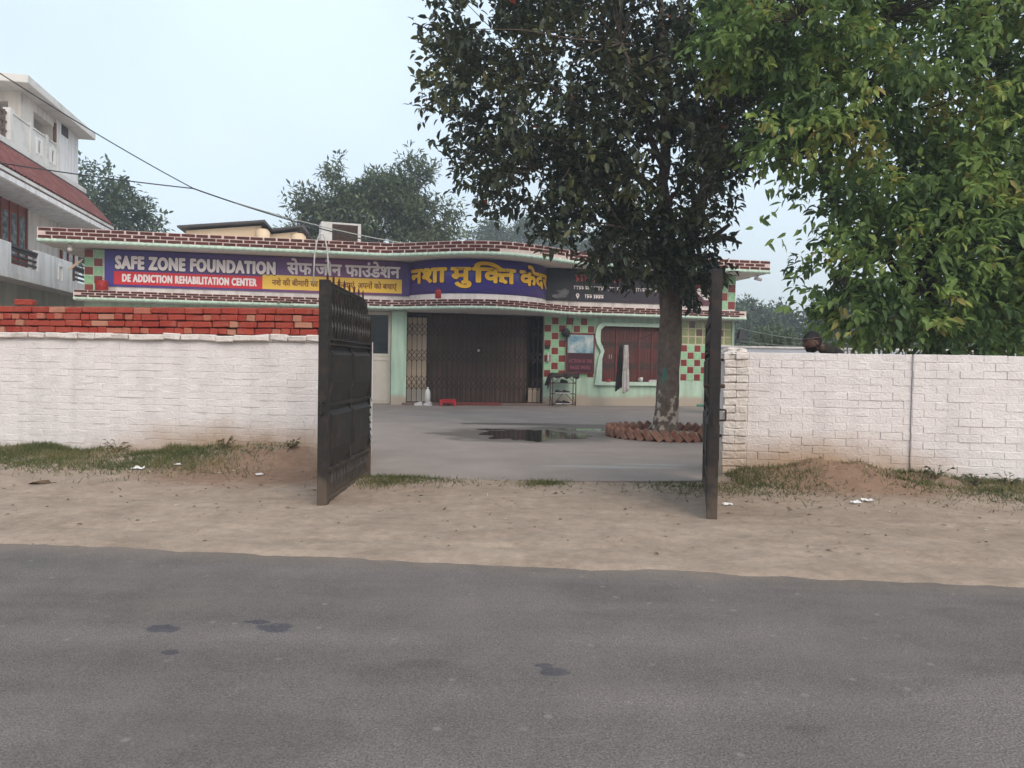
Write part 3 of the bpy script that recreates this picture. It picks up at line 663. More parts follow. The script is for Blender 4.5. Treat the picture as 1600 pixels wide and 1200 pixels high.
# verandah interior behind the grille
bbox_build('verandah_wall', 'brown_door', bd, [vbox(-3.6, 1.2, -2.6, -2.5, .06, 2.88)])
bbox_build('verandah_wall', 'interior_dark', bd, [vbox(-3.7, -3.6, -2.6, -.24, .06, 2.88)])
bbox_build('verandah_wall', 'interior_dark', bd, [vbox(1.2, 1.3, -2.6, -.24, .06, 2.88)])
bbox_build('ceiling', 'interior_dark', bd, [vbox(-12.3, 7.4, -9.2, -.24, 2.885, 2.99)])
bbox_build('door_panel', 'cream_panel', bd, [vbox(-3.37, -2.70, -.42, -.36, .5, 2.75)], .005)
bbox_build('door_panel', 'pale_cream', bd, [vbox(-3.37, -2.70, -.42, -.355, .07, .495)], .005)
bbox_build('door_panel', 'cream_panel', bd, [vbox(.62, 1.02, -.42, -.36, .07, .55)], .005)
for i in range(9):
    bbox_build('door_panel', 'brown_door', bd, [vbox(-2.6 + i * .4, -2.6 + i * .4 + .37, -2.49, -2.44, .1, 2.6)], .01)
# --- roof slab with its wavy overhang
def bump(u, a, b, h, p=1.0):
    if u <= a or u >= b: return 0.0
    t = (u - a) / (b - a); return h * (math.sin(PI * t) ** 2) ** p
def upath(u0, u1, base, a, b, h, step=.06, p=.75):
    n = int((u1 - u0) / step); return [(u0 + (u1 - u0) * i / n, -(base + bump(u0 + (u1 - u0) * i / n, a, b, h, p))) for i in range(n + 1)]
UP = upath(-13.5, 8.45, .90, -4.2, 2.3, 1.35)
LP = upath(-12.72, 7.85, .50, -4.0, 2.0, 1.45)
def cornice(name, path, zt, bh, courses, mould_r, back):
    """slab with a brick-faced edge; bricks are real pieces; a rope moulding runs below"""
    zb = zt - bh
    m = MB(); k = len(path)
    # top and bottom sheets reach back to y = back
    vs = []
    for x, y in path: vs += [(x, y, zt), (x, y, zb), (x, back, zb), (x, back, zt)]
    fs = []
    for i in range(k - 1):
        for j in range(4): fs.append((i * 4 + j, (i + 1) * 4 + j, (i + 1) * 4 + (j + 1) % 4, i * 4 + (j + 1) % 4))
    fs += [(0, 1, 2, 3), ((k - 1) * 4 + 3, (k - 1) * 4 + 2, (k - 1) * 4 + 1, (k - 1) * 4)]
    m.add(vs, fs); o = m.build(name, 'mortar_pink', bd)
    # bricks laid along the curve
    seg = [0.0]
    for i in range(1, k): seg.append(seg[-1] + math.hypot(path[i][0] - path[i - 1][0], path[i][1] - path[i - 1][1]))
    def at(s):
        s = min(max(s, 0), seg[-1]); i = min(int(np.searchsorted(seg, s)), k - 1); i = max(i, 1)
        f = (s - seg[i - 1]) / (seg[i] - seg[i - 1]); a, b = path[i - 1], path[i]
        return a[0] + (b[0] - a[0]) * f, a[1] + (b[1] - a[1]) * f, math.atan2(b[1] - a[1], b[0] - a[0])
    ch = bh / courses; L = .37; r = random.Random(len(path))
    bl = MB(); bl.box(-.168, .168, -.012, .012, -ch * .36, ch * .36); bm_ = bevel(bl.mesh('brick', 'fascia_brick'), .004)
    for c in range(courses):
        s = .19 + (L / 2 if c % 2 else 0)
        while s < seg[-1] - .16:
            x, y, a = at(s)
            if name == 'roof_cornice' and -.9 < x < 1.4 and c == 0 and r.random() < .8: s += L; continue     # bricks fallen off the bulge
            b = bpy.data.objects.new('brick', bm_); COL.objects.link(b); b.parent = o
            b.location = (x + math.sin(a) * .006, y - math.cos(a) * .006, zb + ch * (c + .5) + r.uniform(-.003, .003)); b.rotation_euler = (0, r.uniform(-.012, .012), a + r.uniform(-.02, .02))
            b.scale = (r.uniform(.9, 1.04), 1, 1)
            s += L
    # rope moulding
    n = 10; step = .035; m = MB(); vs = []; cnt = int(seg[-1] / step)
    for q in range(cnt + 1):
        x, y, a = at(seg[-1] * q / cnt)
        for j in range(n):
            th = 2 * PI * j / n; rr = mould_r * (1 + .17 * math.sin(3 * th - 2 * PI * q * step / .062 / 3))
            vs.append((x + math.sin(a) * (rr * math.cos(th) - mould_r * .3), y - math.cos(a) * (rr * math.cos(th) - mould_r * .3), zb - mould_r * .9 + rr * math.sin(th)))
    m.add(vs, [(q * n + j, (q + 1) * n + j, (q + 1) * n + (j + 1) % n, q * n + (j + 1) % n) for q in range(cnt) for j in range(n)])
    m.build('rope_moulding', 'mint_trim', o, True)
    # green fillet and grey soffit underneath
    m = MB(); m.sweep(path, [(-.05, zb - .001), (-.012, zb - .001), (-.012, zb - mould_r * 2), (-.05, zb - mould_r * 2)]); m.build('fillet', 'mint_trim', o)
    m = MB(); vs = []
    for x, y in path: vs += [(x, y + .052, zb - .002), (x, y + .052, zb - mould_r * 2 + .012), (x, back, zb - mould_r * 2 + .012), (x, back, zb - .002)]
    m.add(vs, [(i * 4 + j, (i + 1) * 4 + j, (i + 1) * 4 + (j + 1) % 4, i * 4 + (j + 1) % 4) for i in range(k - 1) for j in range(4)] + [(0, 1, 2, 3), ((k - 1) * 4 + 3, (k - 1) * 4 + 2, (k - 1) * 4 + 1, (k - 1) * 4)])
    m.build('soffit', 'soffit', o)
    return o, at, seg[-1]
cornice('roof_cornice', UP, 4.86, .305, 3, .055, .28)
cornice('lower_cornice', LP, 3.21, .20, 3, .047, -.003)
bbox_build('roof_slab', 'soffit', bd, [vbox(-13.4, 8.4, -9.8, -.285, ZS + .001, 4.72)])
# --- curved bay wall carrying the round sign
R_ = 2.33; CV = 1.55 - R_
def arc_v(u): return CV + math.sqrt(max(R_ ** 2 - (u + 1.12) ** 2, 0))
half = math.asin(2.175 / R_)
def arc(th, r=R_): return (-1.12 + r * math.sin(th), -(CV + r * math.cos(th)))
m = MB(); K = 48
pin = [arc(-half + 2 * half * i / K) for i in range(K + 1)]
vs = []
for x, y in pin: vs += [(x, y, 3.18), (x, y, ZS + .02), (x, min(y + .1, -.002), ZS + .02), (x, min(y + .1, -.002), 3.18)]
m.add(vs, [(i * 4 + j, (i + 1) * 4 + j, (i + 1) * 4 + (j + 1) % 4, i * 4 + (j + 1) % 4) for i in range(K) for j in range(4)])
m.build('curved_bay', 'wall_white', bd)
# --- chequered tiles, each one a piece
TG = {}
def tiles(parent, u0, u1, z0, z1, v, size, phase=0, bump_=0):
    key = round(size, 3)
    if key not in TG:
        TG[key] = []
        for mt, sc_ in (('tile_green', 1.0), ('tile_red', .93)):
            b = MB(); h = size / 2 - .008; b.box(-h * sc_, h * sc_, -.006, .006, -h * sc_, h * sc_); TG[key].append(bevel(b.mesh('tile', mt), .003))
    nu = int(round((u1 - u0) / size)); nz_ = int(round((z1 - z0) / size))
    for i in range(nu):
        for j in range(nz_):
            red = (i + j + phase) % 2
            o = bpy.data.objects.new('tile', TG[key][red]); COL.objects.link(o); o.parent = parent
            o.location = (u0 + size * (i + .5), -v - .004, z1 - size * (j + .5))
def tiled(u0, u1, z0, z1, size, v=.004, phase=0):
    g = bbox_build('tiled_panel', 'tile_grout', bd, [vbox(u0, u1, -.02, v, z0, z1)]); tiles(g, u0, u1, z0, z1, v, size, phase)
T = .243
tiled(1.03, 1.03 + 7 * T, .92, .92 + 8 * T, T, phase=0)
tiled(5.75, 5.75 + 8 * T, 2.07 - 5 * T, 2.07, T, phase=1)
tiled(5.14, 5.14 + 2 * T, 2.07 - 5 * T, 2.07 + 0 * T, T, phase=1)
tiled(-12.6, -12.6 + 2 * .27, ZS - 5 * .25 , ZS, .25, phase=1)
tiled(7.13, 7.13 + 2 * .285, ZS - 4 * .285, ZS, .285, phase=1)
# --- dark window over cream panel, left of the pillar
wn = bbox_build('window', 'pale_cream', bd, [vbox(-5.3, -3.86, -.2, -.12, 1.5, 1.58), vbox(-5.3, -3.86, -.2, -.12, 2.78, 2.89), vbox(-3.94, -3.86, -.2, -.12, 1.58, 2.78), vbox(-4.62, -4.56, -.2, -.12, 1.58, 2.78)], .004)
bbox_build('pane', 'dark_glass', wn, [vbox(-5.3, -4.62, -.17, -.16, 1.58, 2.78)]); bbox_build('pane', 'dark_glass', wn, [vbox(-4.56, -3.94, -.17, -.16, 1.58, 2.78)])
pn = bbox_build('lower_panel', 'pale_cream', bd, [vbox(-5.3, -3.86, -.2, -.13, .02, 1.5)], .004)
bbox_build('trim', 'pale_cream', pn, [vbox(-4.5, -3.93, -.129, -.115, .1, .16), vbox(-4.5, -3.93, -.129, -.115, 1.36, 1.42), vbox(-4.5, -4.44, -.129, -.115, .161, 1.359), vbox(-3.99, -3.93, -.129, -.115, .161, 1.359)], .003)
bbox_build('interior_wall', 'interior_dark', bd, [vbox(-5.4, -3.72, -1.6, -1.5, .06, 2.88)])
# --- maroon shuttered window with a moulded mint surround
sf = [(2.74, .68), (5.15, .68), (5.15, .80), (2.98, .80), (2.98, 1.55), (3.05, 1.80), (2.98, 1.98), (2.9, 2.12), (2.88, 2.3), (2.93, 2.5), (3.05, 2.62), (5.15, 2.62), (5.15, 2.74), (2.98, 2.74), (2.83, 2.66), (2.76, 2.5), (2.73, 2.25), (2.80, 2.02), (2.9, 1.86), (2.93, 1.76), (2.86, 1.6), (2.80, 1.2)]
ww = MB(); ww.prism(sf, -.10, -.001); ww = ww.build('window_surround', 'mint_trim', bd)
sh = bbox_build('shutter', 'maroon_shutter', bd, [vbox(2.95, 5.1, -.16, -.13, .77, 2.65)])
for i in range(22):
    u = 3.0 + i * .096
    bbox_build('slat', 'maroon_shutter', sh, [vbox(u, u + .082, -.129, -.117, .80, 2.62)], .004)
for z in (1.22, 1.92): bbox_build('reflection_band', 'brown_door', sh, [vbox(2.97, 5.08, -.1165, -.108, z, z + .2)])  # solid dark strips imitating the shaded reflection bands across the slats
for u in (3.5, 4.3, 4.75): bbox_build('shutter_post', 'maroon_frame', sh, [vbox(u, u + .05, -.116, -.09, .78, 2.64)], .004)
m = MB()
for q in (-1, 1): m.tube([(3.32 + q * (.025 + .015 * math.cos(t)), .12 - .03, 1.62 + .07 * math.sin(t)) for t in np.linspace(-1.3, 1.3, 7)], .009, 6)
m.build('handle', 'white_steel', sh)
# --- ventilator of coloured glass blocks
vt = bbox_build('ventilator', 'cream_grid', bd, [vbox(5.78, 7.62, -.2, -.06, 2.08, 2.90)])
for j in range(3):
    for i in range(7):
        u = 5.80 + i * .26; z = 2.10 + j * .265
        m = MB(); m.box(u + .012, u + .225, .05, .062, z + .012, z + .235); bevel(m.build('glass_block', 'bottle_glass' if (j == 0 or (i + j) % 3) else 'brown_glass', vt).data, .004)
# --- step in front of the grille
bbox_build('step', 'step_stone', bd, [vbox(-3.5, 1.15, -.23, .30, 0, .075)], .01)
bbox_build('step_inlay', 'step_red', bd, [vbox(-2.25, -.4, .12, .33, .0, .10)], .01)

# --- folding lattice grille
cg = empty('folding_grille', B0, A, 'closed dark brown folding lattice grille across the entrance', 'gate')
G0, G1, PG = -3.36, 1.0, .1557
nb = int((G1 - G0) / PG)
upm = MB(); upm.box(-.009, .009, -.012, .012, .09, 2.84); upm = upm.mesh('upright', 'grille_brown')
for i in range(nb + 1):
    o = bpy.data.objects.new('upright', upm); COL.objects.link(o); o.parent = cg; o.location = (G0 + i * PG, .06, 0)
    if 5 <= i < nb - 3:                       # folded middle leaves carry a second upright close behind
        o = bpy.data.objects.new('upright', upm); COL.objects.link(o); o.parent = cg; o.location = (G0 + i * PG + .05, .085, 0)
m = MB()
for i in range(nb):
    a, b = G0 + i * PG, G0 + (i + 1) * PG
    for z0, z1 in ((.48, .70), (.70, .92), (1.36, 1.55), (1.55, 1.74), (2.16, 2.36), (2.36, 2.56)):
        m.bar((a, .043, z0), (b, .043, z1), .018, .005, up=(0, 1, 0)); m.bar((b, .037, z0), (a, .037, z1), .018, .005, up=(0, 1, 0))
o = m.build('lattice_strips', 'grille_brown', cg); o['kind'] = 'stuff'
bbox_build('bottom_track', 'grille_brown', cg, [(G0 - .2, G1 + .15, .0, .12, .077, .10)], .003)
bbox_build('top_track', 'grille_brown', cg, [(G0 - .02, G1 + .02, .0, .12, 2.835, 2.88)])
bbox_build('padlock', 'white_steel', cg, [(-1.14, -1.06, .0, .03, 1.70, 1.78)], .008)
bbox_build('lock_box', 'grille_brown', cg, [(-1.2, -1.0, .031, .05, 1.64, 1.84)], .004)
bbox_build('inner_shutter', 'inner_brown', bd, [vbox(-2.66, .60, -.62, -.6, .07, 2.86)])

# ================================================================== SIGN BANNERS
def text_verts(txt, bold=0.0, nb_=10, size=1.0):
    c = bpy.data.curves.new('lettering', 'FONT'); c.body = txt; c.size = size; c.resolution_u = 3; c.space_character = 1.15 if txt.isascii() else 1.0
    o = bpy.data.objects.new('lettering', c); COL.objects.link(o)
    bpy.context.view_layer.update()
    dg = bpy.context.evaluated_depsgraph_get(); me = bpy.data.meshes.new_from_object(o.evaluated_get(dg))
    V = [(v.co.x, v.co.y) for v in me.vertices]; F = [tuple(p.vertices) for p in me.polygons]
    bpy.data.objects.remove(o); bpy.data.curves.remove(c); bpy.data.meshes.remove(me)
    return V, F
def lettering(parent, runs, x0, x1, z0, z1, y, mt, bold=.02, nb_=12, warp=None, name='lettering'):
    """runs = [(string, dx, xscale)] laid one after the other; fitted into the box; boldened by shifted copies"""
    V = []; F = []; cx = 0.0
    for txt, dx, xs in runs:
        v, f = text_verts(txt)
        if not v: cx += dx; continue
        lo = min(q[0] for q in v); hi = max(q[0] for q in v); o = len(V)
        V += [(cx + dx + (q[0] - lo) * xs, q[1]) for q in v]; F += [tuple(o + i for i in g) for g in f]; cx += dx + (hi - lo) * xs
    xa = min(q[0] for q in V); xb = max(q[0] for q in V); za = min(q[1] for q in V); zb = max(q[1] for q in V)
    fx = (x1 - x0 - 2 * bold) / (xb - xa); fz = (z1 - z0 - 2 * bold) / (zb - za)
    base = [(x0 + bold + (q[0] - xa) * fx, z0 + bold + (q[1] - za) * fz) for q in V]
    m = MB(); offs = [(0, 0)] + ([(bold * math.cos(2 * PI * i / nb_), bold * math.sin(2 * PI * i / nb_)) for i in range(nb_)] if bold else [])
    for k, (dx, dz) in enumerate(offs):
        vs = []
        for x, z in base:
            px, py = (x + dx, y - .0006 * k) if warp is None else warp(x + dx, .0006 * k)
            vs.append((px, py, z + dz))
        m.add(vs, F)
    return m.build(name, mt, parent, fix=False)
def banner_mat(name, stops):
    m = bpy.data.materials.new(name); m.use_nodes = True; MATS[name] = m
    n = m.node_tree.nodes; l = m.node_tree.links; p = n['Principled BSDF']; p.inputs['Roughness'].default_value = .42
    t = n.new('ShaderNodeTexCoord'); s = n.new('ShaderNodeSeparateXYZ'); l.new(t.outputs['Generated'], s.inputs[0])
    cr = n.new('ShaderNodeValToRGB'); els = cr.color_ramp.elements
    while len(els) < len(stops): els.new(.5)
    for i, (q, c) in enumerate(stops): els[i].position = q; els[i].color = (*c, 1)
    l.new(s.outputs[0], cr.inputs[0]); no = n.new('ShaderNodeTexNoise'); no.inputs['Scale'].default_value = 7; l.new(t.outputs['Generated'], no.inputs[0])
    bp = n.new('ShaderNodeBump'); bp.inputs['Strength'].default_value = .12; bp.inputs['Distance'].default_value = .05; l.new(no.outputs[0], bp.inputs['Height']); l.new(bp.outputs[0], p.inputs['Normal'])
    l.new(cr.outputs[0], p.inputs['Base Color'])
banner_mat('banner_purple', [(0, (.055, .038, .27)), (.12, (.055, .034, .23)), (.5, (.10, .042, .19)), (.72, (.20, .058, .18)), (.9, (.14, .045, .16)), (1, (.06, .035, .18))])
banner_mat('banner_blue', [(0, (.06, .03, .17)), (.35, (.04, .034, .28)), (.65, (.05, .034, .24)), (1, (.06, .04, .2))])
banner_mat('banner_right', [(0, (.012, .012, .022)), (.3, (.012, .011, .025)), (.7, (.03, .014, .035)), (.86, (.12, .035, .055)), (1, (.10, .03, .05))])
mat('print_white', (.85, .77, .77), None, rough=.5); mat('print_black', (.012, .01, .014), None, rough=.5)
mat('print_red', (.60, .03, .045), None, rough=.5); mat('print_yellow', (.82, .53, .08), None, rough=.5)
mat('print_gold', (.84, .52, .05), (.76, .40, .035), 3, .5); mat('print_brown', (.22, .075, .02), None, rough=.5)
mat('print_orange', (.50, .10, .08), None, rough=.5); mat('print_maroon', (.26, .05, .045), (.17, .035, .04), 4, .5); mat('print_grey', (.22, .22, .23), (.1, .1, .11), 5, .5)
yb = -.045
s1 = empty('sign_banner', B0, A, 'long purple banner lettered SAFE ZONE FOUNDATION in white', 'banner')
bbox_build('panel', 'banner_purple', s1, [(-12.05, -3.31, -.04, -.002, 3.38, ZS - .003)])
def tbox(p, mt, u0, u1, z0, z1, k=1, name='print_field'): return bbox_build(name, mt, p, [(u0, u1, yb - .004 * k, -.0405, z0, z1)])
tbox(s1, 'print_red', -11.80, -7.69, 3.44, 3.82); tbox(s1, 'print_yellow', -7.688, -3.55, 3.45, 3.88)
lettering(s1, [('SAFE ZONE FOUNDATION', 0, 1)], -11.79, -7.29, 3.85, 4.29, yb - .004, 'print_black', .044, 12, name='letter_shadow')
lettering(s1, [('SAFE ZONE FOUNDATION', 0, 1)], -11.77, -7.31, 3.875, 4.275, yb - .013, 'print_white', .027, 12)
lettering(s1, [('DE ADDICTION REHABILITATION CENTER', 0, 1)], -11.58, -7.85, 3.515, 3.75, yb - .006, 'print_white', .014, 10)
lettering(s1, [('सेफ जोन फाउंडेशन', 0, 1)], -6.99, -3.60, 3.91, 4.41, yb - .004, 'print_white', .017, 12)
lettering(s1, [('नशे की बीमारी का इलाज करवाएं, अपनों को बचाएं', 0, 1)], -7.42, -3.70, 3.52, 3.80, yb - .006, 'print_brown', .007, 6)
# round sign
s2 = empty('curved_sign', B0, A, 'bowed blue sign with large golden lettering over the entrance', 'sign')
m = MB(); K = 60; vs = []
for i in range(K + 1):
    th = -half + 2 * half * i / K
    for r_ in (R_ + .012, R_ + .002):
        x, y = arc(th, r_); vs += [(x, y, 3.40), (x, y, ZS - .003)]
m.add(vs, [q for i in range(K) for q in ((i * 4, i * 4 + 4, i * 4 + 5, i * 4 + 1), (i * 4 + 2, i * 4 + 3, i * 4 + 7, i * 4 + 6), (i * 4 + 1, i * 4 + 5, i * 4 + 7, i * 4 + 3), (i * 4, i * 4 + 2, i * 4 + 6, i * 4 + 4))])
m.build('panel', 'banner_blue', s2, True)
def warp(s, e):
    th = -half + s / R_; return arc(th, R_ + .022 + e)
def warp2(s, e):
    th = -half + s / R_; return arc(th, R_ + .034 + e)
gold = [('नशा', 0, 1), ('मु', .18, 1), ('ि', .07, 1.35), ('क', -.58, .85), ('त', -.2, 1), ('के', .2, 1), ('द', -.02, 1), ('र', -.02, 1)]
lettering(s2, gold, .12, 5.5, 3.53, 4.37, 0, 'print_black', .05, 12, warp, name='letter_shadow')
lettering(s2, gold, .14, 5.48, 3.55, 4.35, 0, 'print_gold', .032, 12, warp2)
# dark right banner
s3 = empty('sign_banner', B0, A, 'dark banner behind the tree with red lettering and a location pin', 'banner')
bbox_build('panel', 'banner_right', s3, [(1.07, 7.12, -.04, -.002, 3.40, ZS - .003)])
def scribble(parent, u0, u1, z0, z1, mt, seed):
    """print too small to read: a head line with hanging strokes and loops"""
    r = random.Random(seed); m = MB(); h = z1 - z0; u = u0; th = h * .16
    while u < u1 - h:
        L_ = min(r.uniform(1.4, 3.2) * h, u1 - u); m.box(u, u + L_, yb, -.0405, z1 - th, z1); q = u + h * .15
        while q < u + L_ - h * .3:
            k = r.random(); wd_ = h * r.uniform(.35, .6)
            m.box(q, q + th, yb - .001, -.0406, z0 + h * r.uniform(0, .2), z1 - th * .5)
            if k < .65: m.prism([(q + wd_ * .5 + wd_ * .5 * math.cos(a), z0 + h * .45 + h * .25 * math.sin(a)) for a in np.linspace(-2.4, 2.0, 8)], yb - .0015, -.0407)
            q += wd_ + th * r.uniform(.6, 1.4)
        u += L_ + h * .45
    m.build('small_print', mt, parent)['kind'] = 'stuff'
scribble(s3, 2.02, 3.85, 4.00, 4.26, 'print_orange', 3); scribble(s3, 1.98, 3.9, 3.77, 3.90, 'print_white', 5); scribble(s3, 4.1, 5.5, 3.77, 3.90, 'print_white', 6)
m = MB(); pc = []
for a in np.linspace(-.6, PI + .6, 14): pc.append((2.12 + .06 * math.cos(a), 3.60 + .06 * math.sin(a)))
pc.append((2.12, 3.47)); m.prism(pc, yb - .002, -.041); m.build('location_pin', 'print_white', s3)
m = MB(); m.lathe([(.022, 0), (.022, .004)], 12); m.v = [(2.12 + x, yb - .0021 - z, 3.60 + y) for x, y, z in m.v]; m.build('pin_eye', 'print_black', s3)
scribble(s3, 2.36, 3.0, 3.50, 3.63, 'print_white', 8)
for sd, (u0, u1, z0, z1) in enumerate(((1.25, 1.75, 3.48, 3.62), (1.45, 1.85, 3.6, 3.78))):
    pts = [(u0 + (u1 - u0) * (.5 + .5 * math.cos(a) * (1 + .5 * fbm(math.cos(a) * 2, math.sin(a) * 2, sd))), z0 + (z1 - z0) * (.5 + .5 * math.sin(a) * (1 + .5 * fbm(math.cos(a) * 3, math.sin(a) * 3, sd + 4)))) for a in np.linspace(0, 2 * PI, 24)[:-1]]
    m = MB(); m.prism(pts, yb - .001 * sd, -.0405); m.build('printed_picture', 'print_grey', s3)
m = MB(); m.prism([(5.9, 4.0), (7.0, 3.98), (7.05, ZS - .02), (6.0, ZS - .02), (5.75, 4.2)], yb, -.0405); m.build('printed_picture', 'print_maroon', s3)
lettering(s3, [('10', 0, 1)], 5.72, 6.02, 3.72, 3.93, yb, 'print_white', .02, 8); lettering(s3, [('5', 0, 1)], 5.86, 5.99, 3.47, 3.64, yb, 'print_white', .015, 8)
for (cu, cz, ru, rz_) in ((6.35, 3.86, .075, .11), (6.62, 3.70, .22, .12), (6.5, 4.12, .05, .06), (6.15, 4.14, .04, .07)):
    pts = [(cu + ru * math.cos(a) * (1 + .25 * math.sin(3 * a + cu)), cz + rz_ * math.sin(a)) for a in np.linspace(0, 2 * PI, 18)[:-1]]
    m = MB(); m.prism(pts, yb - .002, -.0405); m.build('printed_picture', 'print_white', s3)

# ================================================================== THINGS AT THE FRONT OF THE BUILDING
def at_b(u, v, z): return bpt(u, v, z)
def bthing(name, u, v, z, label, cat, group=None, rz=0.0): return empty(name, bpt(u, v, z), A + rz, label, cat, group)
# red plastic stool
t = bthing('stool', -2.14, .62, .004, 'low red plastic stool before the entrance step', 'stool')
m = MB(); m.box(-.25, .25, -.15, .15, .165, .20); bevel(m.build('seat', 'red_plastic', t).data, .015, 2)
for sx in (-1, 1):
    for sy in (-1, 1):
        m = MB(); m.add([(sx * .235, sy * .14, .165), (sx * .16, sy * .14, .165), (sx * .16, sy * .09, .165), (sx * .235, sy * .09, .165), (sx * .25, sy * .155, 0), (sx * .19, sy * .155, 0), (sx * .19, sy * .11, 0), (sx * .25, sy * .11, 0)],
                        [(0, 1, 2, 3), (7, 6, 5, 4), (0, 4, 5, 1), (1, 5, 6, 2), (2, 6, 7, 3), (3, 7, 4, 0)]); m.build('leg', 'red_plastic', t)
for sy in (-1, 1): bbox_build('apron', 'red_plastic', t, [(-.155, .155, sy * .139, sy * .12, .10, .164)], .004)
# white bottle
t = bthing('bottle', -2.72, .22, .078, 'tall white bottle standing on the step by the grille', 'bottle')
m = MB(); m.lathe([(.07, 0), (.085, .015), (.088, .2), (.085, .33), (.06, .40), (.03, .43), (.028, .44)], 18); m.build('body', 'white_plastic', t, True)
m = MB(); m.lathe([(.032, .44), (.033, .47), (.028, .485)], 14); m.build('cap', 'white_plastic', t, True)
# shoes
def shoe(name, loc, rz, upper, sole, label, group=None, s=1.0):
    t = empty(name, loc, rz, label, 'shoe', group)
    def out(k): return [(.135 * k * math.cos(a) + (.0 if math.cos(a) > 0 else .0), (.045 + .008 * math.cos(a)) * k * math.sin(a)) for a in np.linspace(0, 2 * PI, 17)[:-1]]
    m = MB(); o = out(1.0); m.add([(x * s, y * s, 0) for x, y in o] + [(x * s, y * s, .025 * s) for x, y in o], [tuple(range(15, -1, -1)), tuple(range(16, 32))] + [(i, (i + 1) % 16, (i + 1) % 16 + 16, i + 16) for i in range(16)]); m.build('sole', sole, t)
    m = MB(); vs = []
    for j, (k, z) in enumerate(((.96, .025), (.95, .05), (.85, .075), (.62, .095))):
        for x, y in out(k): vs.append(((x - (.03 if j == 3 else 0)) * s, y * s, (z + (.02 * (x < 0) if j > 1 else 0) - (.03 * (x > .07) if j == 3 else 0)) * s))
    m.add(vs, [(j * 16 + i, j * 16 + (i + 1) % 16, (j + 1) * 16 + (i + 1) % 16, (j + 1) * 16 + i) for j in range(3) for i in range(16)] + [tuple(range(48, 64))])
    m.build('upper', upper, t, True); return t
shoe('shoe', bpt(-3.02, .46, .006), A + PI + .1, 'cloth_white', 'white_plastic', 'pale shoe on the ground left of the stool, nearer the green pillar')
shoe('shoe', bpt(-2.74, .50, .006), A + PI - .1, 'cloth_white', 'white_plastic', 'pale shoe on the ground between its mate and the stool')
# shoe rack
RU, RV = 1.58, .42
t = bthing('shoe_rack', RU, RV, .004, 'rusty three-tier shoe rack beside the entrance, draped with a dark cloth', 'rack')
WX, DY, HZ = .38, .16, 1.02
for sx in (-1, 1):
    for sy in (-1, 1): m = MB(); m.bar((sx * WX, sy * DY, 0), (sx * WX, sy * DY, HZ), .025); m.build('leg', 'rack_metal', t)
    m = MB(); m.bar((sx * WX, -DY, .03), (sx * WX, DY, .36), .014); m.build('brace', 'rack_metal', t)
SZ = (.06, .40, .74, 1.0)
for z in SZ:
    m = MB()
    for yy in np.linspace(-DY, DY, 6): m.bar((-WX + .013, yy, z), (WX - .013, yy, z), .014)
    for sx in (-1, 1): m.bar((sx * (WX - .03), -DY, z - .014), (sx * (WX - .03), DY, z - .014), .012)
    m.build('shelf', 'rack_metal', t)
for z0, z1 in ((.07, .39), (.75, .99)):
    m = MB(); m.bar((-WX + .02, -DY - .016, z0), (-.06, -DY - .016, z1), .018); m.bar((WX - .02, -DY - .016, z0), (.06, -DY - .016, z1), .018); m.build('brace', 'rack_metal', t)
k = 0
for (du, z, rz, upm_, so, lab) in ((-.12, SZ[0], .4, 'shoe_black', 'white_plastic', 'black and white shoe on the bottom tier, left one'), (.10, SZ[0], -.5, 'shoe_black', 'white_plastic', 'black and white shoe on the bottom tier, right one'),
        (-.14, SZ[1], 0, 'shoe_black', 'white_plastic', 'black shoe on the middle tier of the rack, left one'), (.10, SZ[1], .1, 'cloth_brown', 'white_plastic', 'dark brown shoe on the middle tier of the rack'),
        (.02, SZ[2], .1, 'shoe_black', 'shoe_black', 'flat black sandal on the upper tier of the rack')):
    shoe('shoe', bpt(RU + du, RV + .02, z + .0125), A + rz, upm_, so, lab, 'footwear on the rack')
# dark cloth over the rack
m = MB(); vs = []; nx_, ny_ = 25, 9
for j in range(ny_):
    for i in range(nx_):
        x = -.62 + 1.10 * i / (nx_ - 1); y = -.21 + .40 * j / (ny_ - 1); z = 1.03
        if x < -.40: z -= ((-.40 - x) / .22) ** 1.3 * .38; x = -.40 + (x + .40) * .75
        if j == 0: z -= .13 + .03 * math.sin(i * .9)
        vs.append((x, y, z + .02 * math.sin(i * .8 + j * .7) + .025 * fbm(x * 5, y * 5)))
m.add(vs, [(j * nx_ + i, j * nx_ + i + 1, (j + 1) * nx_ + i + 1, (j + 1) * nx_ + i) for j in range(ny_ - 1) for i in range(nx_ - 1)])
o = m.build('draped_cloth', 'cloth_brown', None, True); o.location = bpt(RU, RV, .02); o.rotation_euler = (0, 0, A)
sm = o.modifiers.new('thick', 'SOLIDIFY'); sm.thickness = .012
tag(o, 'dark brown cloth draped over the top of the shoe rack', 'cloth')
